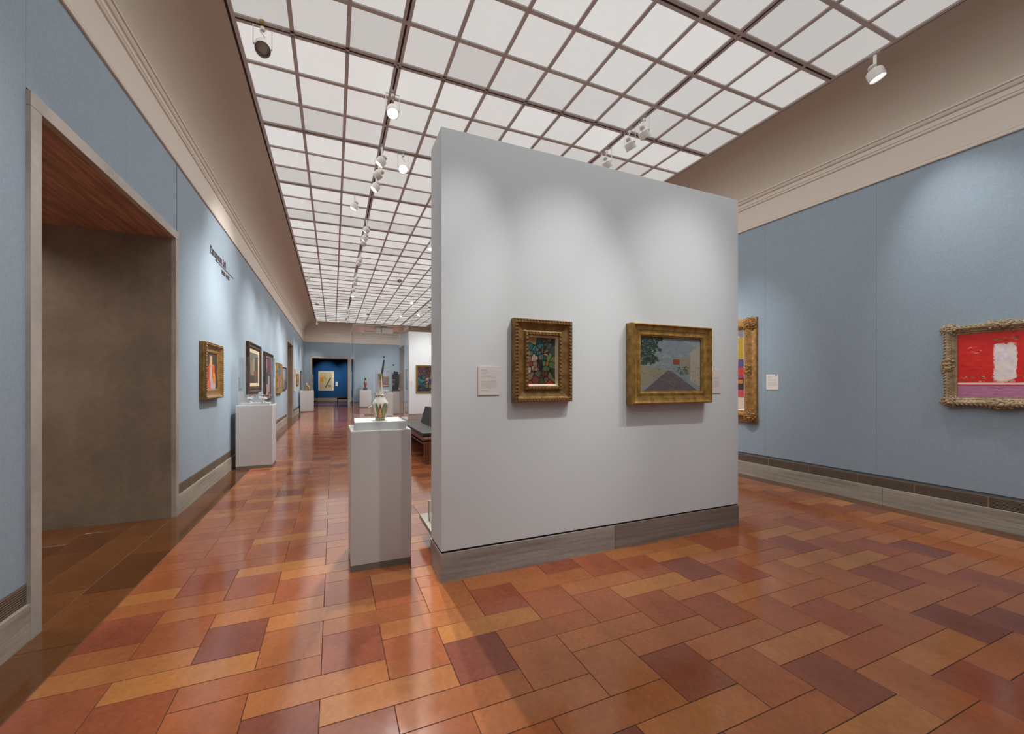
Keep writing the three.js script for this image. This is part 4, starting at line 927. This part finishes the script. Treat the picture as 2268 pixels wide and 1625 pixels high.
[[-5.56, [XL, 1.75, -6.05], 0.8], [-5.93, [XL, 2.95, -6.8], 0.7], [-6.32, [XL, 1.6, -6.4], 0.6], [-8.15, [XL, 1.9, -8.8], 0.8], [-8.63, [XL, 1.7, -9.3], 0.5], [-8.93, [XL, 1.6, -10.8], 0.8], [-10.19, [XL, 1.6, -11.2], 0.6], [-10.5, [XL, 1.6, -12.8], 0.9], [-12.15, [XL, 1.6, -13.2], 0.5], [-12.6, [XL, 1.6, -14.2], 0.8], [-13.5, [XL, 1.6, -14.6], 0.5], [-14.4, [0.5, 0.2, -13], 0.6], [-17.48, [XL, 1.6, -18.1], 0.9], [-18.76, [XL, 1.6, -19.2], 0.9], [-19.22, [-1.2, 1.2, -20.3], 0.6], [-20.7, [XL, 1.6, -21.4], 0.9]]
  .forEach(([z, tg, p], i) => spotlight(trackLabel(ord[i]), L3, z, tg, { power: p, drop: 0.22 }));
spotlight('white spotlight just left of the long left track, aimed at the silver bowls', 0.36, gz(6), [-1.2, 1.15, -7.35], { power: 0.8, angle: 0.3 });
spotlight('small lit spotlight hanging at the left edge of the grid, middle distance', -0.72, gz(17), [XL, 1.6, -13.2], { power: 0.3 });
spotlight('unlit spotlight near the left edge of the grid, far distance', -0.61, gz(24), [-0.4, 1.0, -14.6], { off: true });
spotlight('small spotlight at the far left corner of the grid', -0.84, gz(35), [-1.2, 1.6, -23.3], { power: 0.3 });
spotlight('unlit wire-yoke spotlight in the middle of the grid left of the partition', 1.9, gz(15), [2.0, 1.0, -9.0], { yoke: true, off: true });
spotlight('lit wire-yoke spotlight far down the grid facing the viewer', 2.87, gz(21), [2.9, 1.0, -12.6], { yoke: true, power: 0.5 });
spotlight('faint wire-yoke spotlight at the far end of the grid above the vase', 1.46, gz(27), [1.8, 1.0, -15.9], { yoke: true, off: true });
spotlight('small lit spotlight far down the grid aimed at the black sculpture', 2.96, gz(27), [2.7, 1.2, -17.3], { power: 0.6 });
spotlight('lit spotlight just left of the partition edge in the middle distance', 2.14, gz(9), [1.9, 0.6, -7.6], { power: 0.4 });
[[-15.27, [3.4, 1.6, -14.62], 0], [-16.85, [3.0, 1.0, -17.4], 0.6], [-17.36, [2.0, 1.1, -16.0], 0.7], [-19.26, [3.0, 1.5, -23.4], 0.9], [-20.6, [1.8, 1.2, -22.9], 0.9]].forEach(([z, tg, p], i) => spotlight(`small spotlight on the right-hand track beyond the partition edge, ${ord[i]} from the viewer`, L9, z, tg, p ? { power: p, drop: 0.22 } : { off: true }));
[[-3.77, [XR, 1.7, -4.1], 'nearest'], [-4.02, [XR, 1.5, -4.6], 'middle'], [-4.48, [XR, 1.4, -5.4], 'farthest']].forEach(([z, tg, n]) => spotlight(`white wire-yoke spotlight above the partition top seen from behind, ${n} of three`, L9, z, tg, { yoke: true, power: 0.45, drop: 0.2, angle: 0.34 }));
spotlight('lit white spotlight under the right edge of the grid near the brown cove', 5.235, -2.2, [XR, 1.2, -1.3], { power: 0.34, drop: 0.2, angle: 0.5 });
// out of the picture: the lamps that light the partition's face and the right wall
spotlight('spotlight above the viewer aimed at the dark-outlined upright painting', 2.3, gz(-6), [1.48, 1.3, PZ], { power: 0.6, angle: 0.35 });
spotlight('spotlight above the viewer aimed at the wide lane painting', L9, -1.03, [2.75, 1.35, PZ], { power: 0.34, angle: 0.4 });
spotlight('second spotlight above the viewer aimed at the wide lane painting', 3.1, gz(-6), [2.72, 1.3, PZ], { power: 0.17, angle: 0.4 });
spotlight('spotlight above the viewer aimed at the patterned vase', 1.62, gz(-6), [0.35, 1.25, -3.1], { power: 0.35, angle: 0.22 });
spotlight('spotlight above the viewer aimed at the left wall beside the near doorway', L3, -0.9, [XL, 1.8, -1.9], { power: 0.55, angle: 0.5 });
spotlight('spotlight above the viewer aimed along the right wall', 5.0, gz(-9), [XR, 1.2, -0.9], { power: 0.36, angle: 0.45 });
// rear partition and blue room
spotlight('spotlight hidden behind the partition aimed at the rear white partition', L9, gz(15), [3.4, 1.75, -14.62], { power: 1.0 });
function roomLamp(label, x, z, target, power) {
  const t = thing('ceiling_spotlight', label, 'spotlight');
  t.position.set(x, 4.1, z);
  const dir = V(...target).sub(t.position).normalize(), q = new THREE.Quaternion().setFromUnitVectors(V(0, -1, 0), dir);
  mesh('stem', cyl(V(0, 0.1, 0), V(0, 0, 0), 0.014, 0.014, 10), M.lampBody, t);
  const can = mesh('can', canGeo, M.lampBody, t); can.quaternion.copy(q); mesh('reflector', rimGeo, M.lampInside, can); mesh('lens', lensGeo, M.lens, can);
  const s = new THREE.SpotLight(new THREE.Color(1, 0.975, 0.94), power * SPOT, 0, 0.5, 0.9, 2);
  s.position.copy(t.position).addScaledVector(dir, 0.085); s.target.position.set(...target); s.castShadow = true; s.shadow.radius = 1.6;
  scene.add(s); scene.add(s.target);
}
roomLamp('ceiling spotlight of the blue room aimed at the cream print', -0.3, -31.2, [-0.55, 1.7, BZ], 0.7);
roomLamp('ceiling spotlight of the blue room washing the wall right of the print', 1.6, -31.0, [1.0, 1.4, BZ], 0.9);
roomLamp('ceiling spotlight of the blue room washing the floor before the opening', -0.8, -27.2, [0.2, 0, -27.5], 0.8);

scene.traverse(o => { if (o.isMesh) { o.castShadow = true; o.receiveShadow = true; } });
renderer.render(scene, camera);
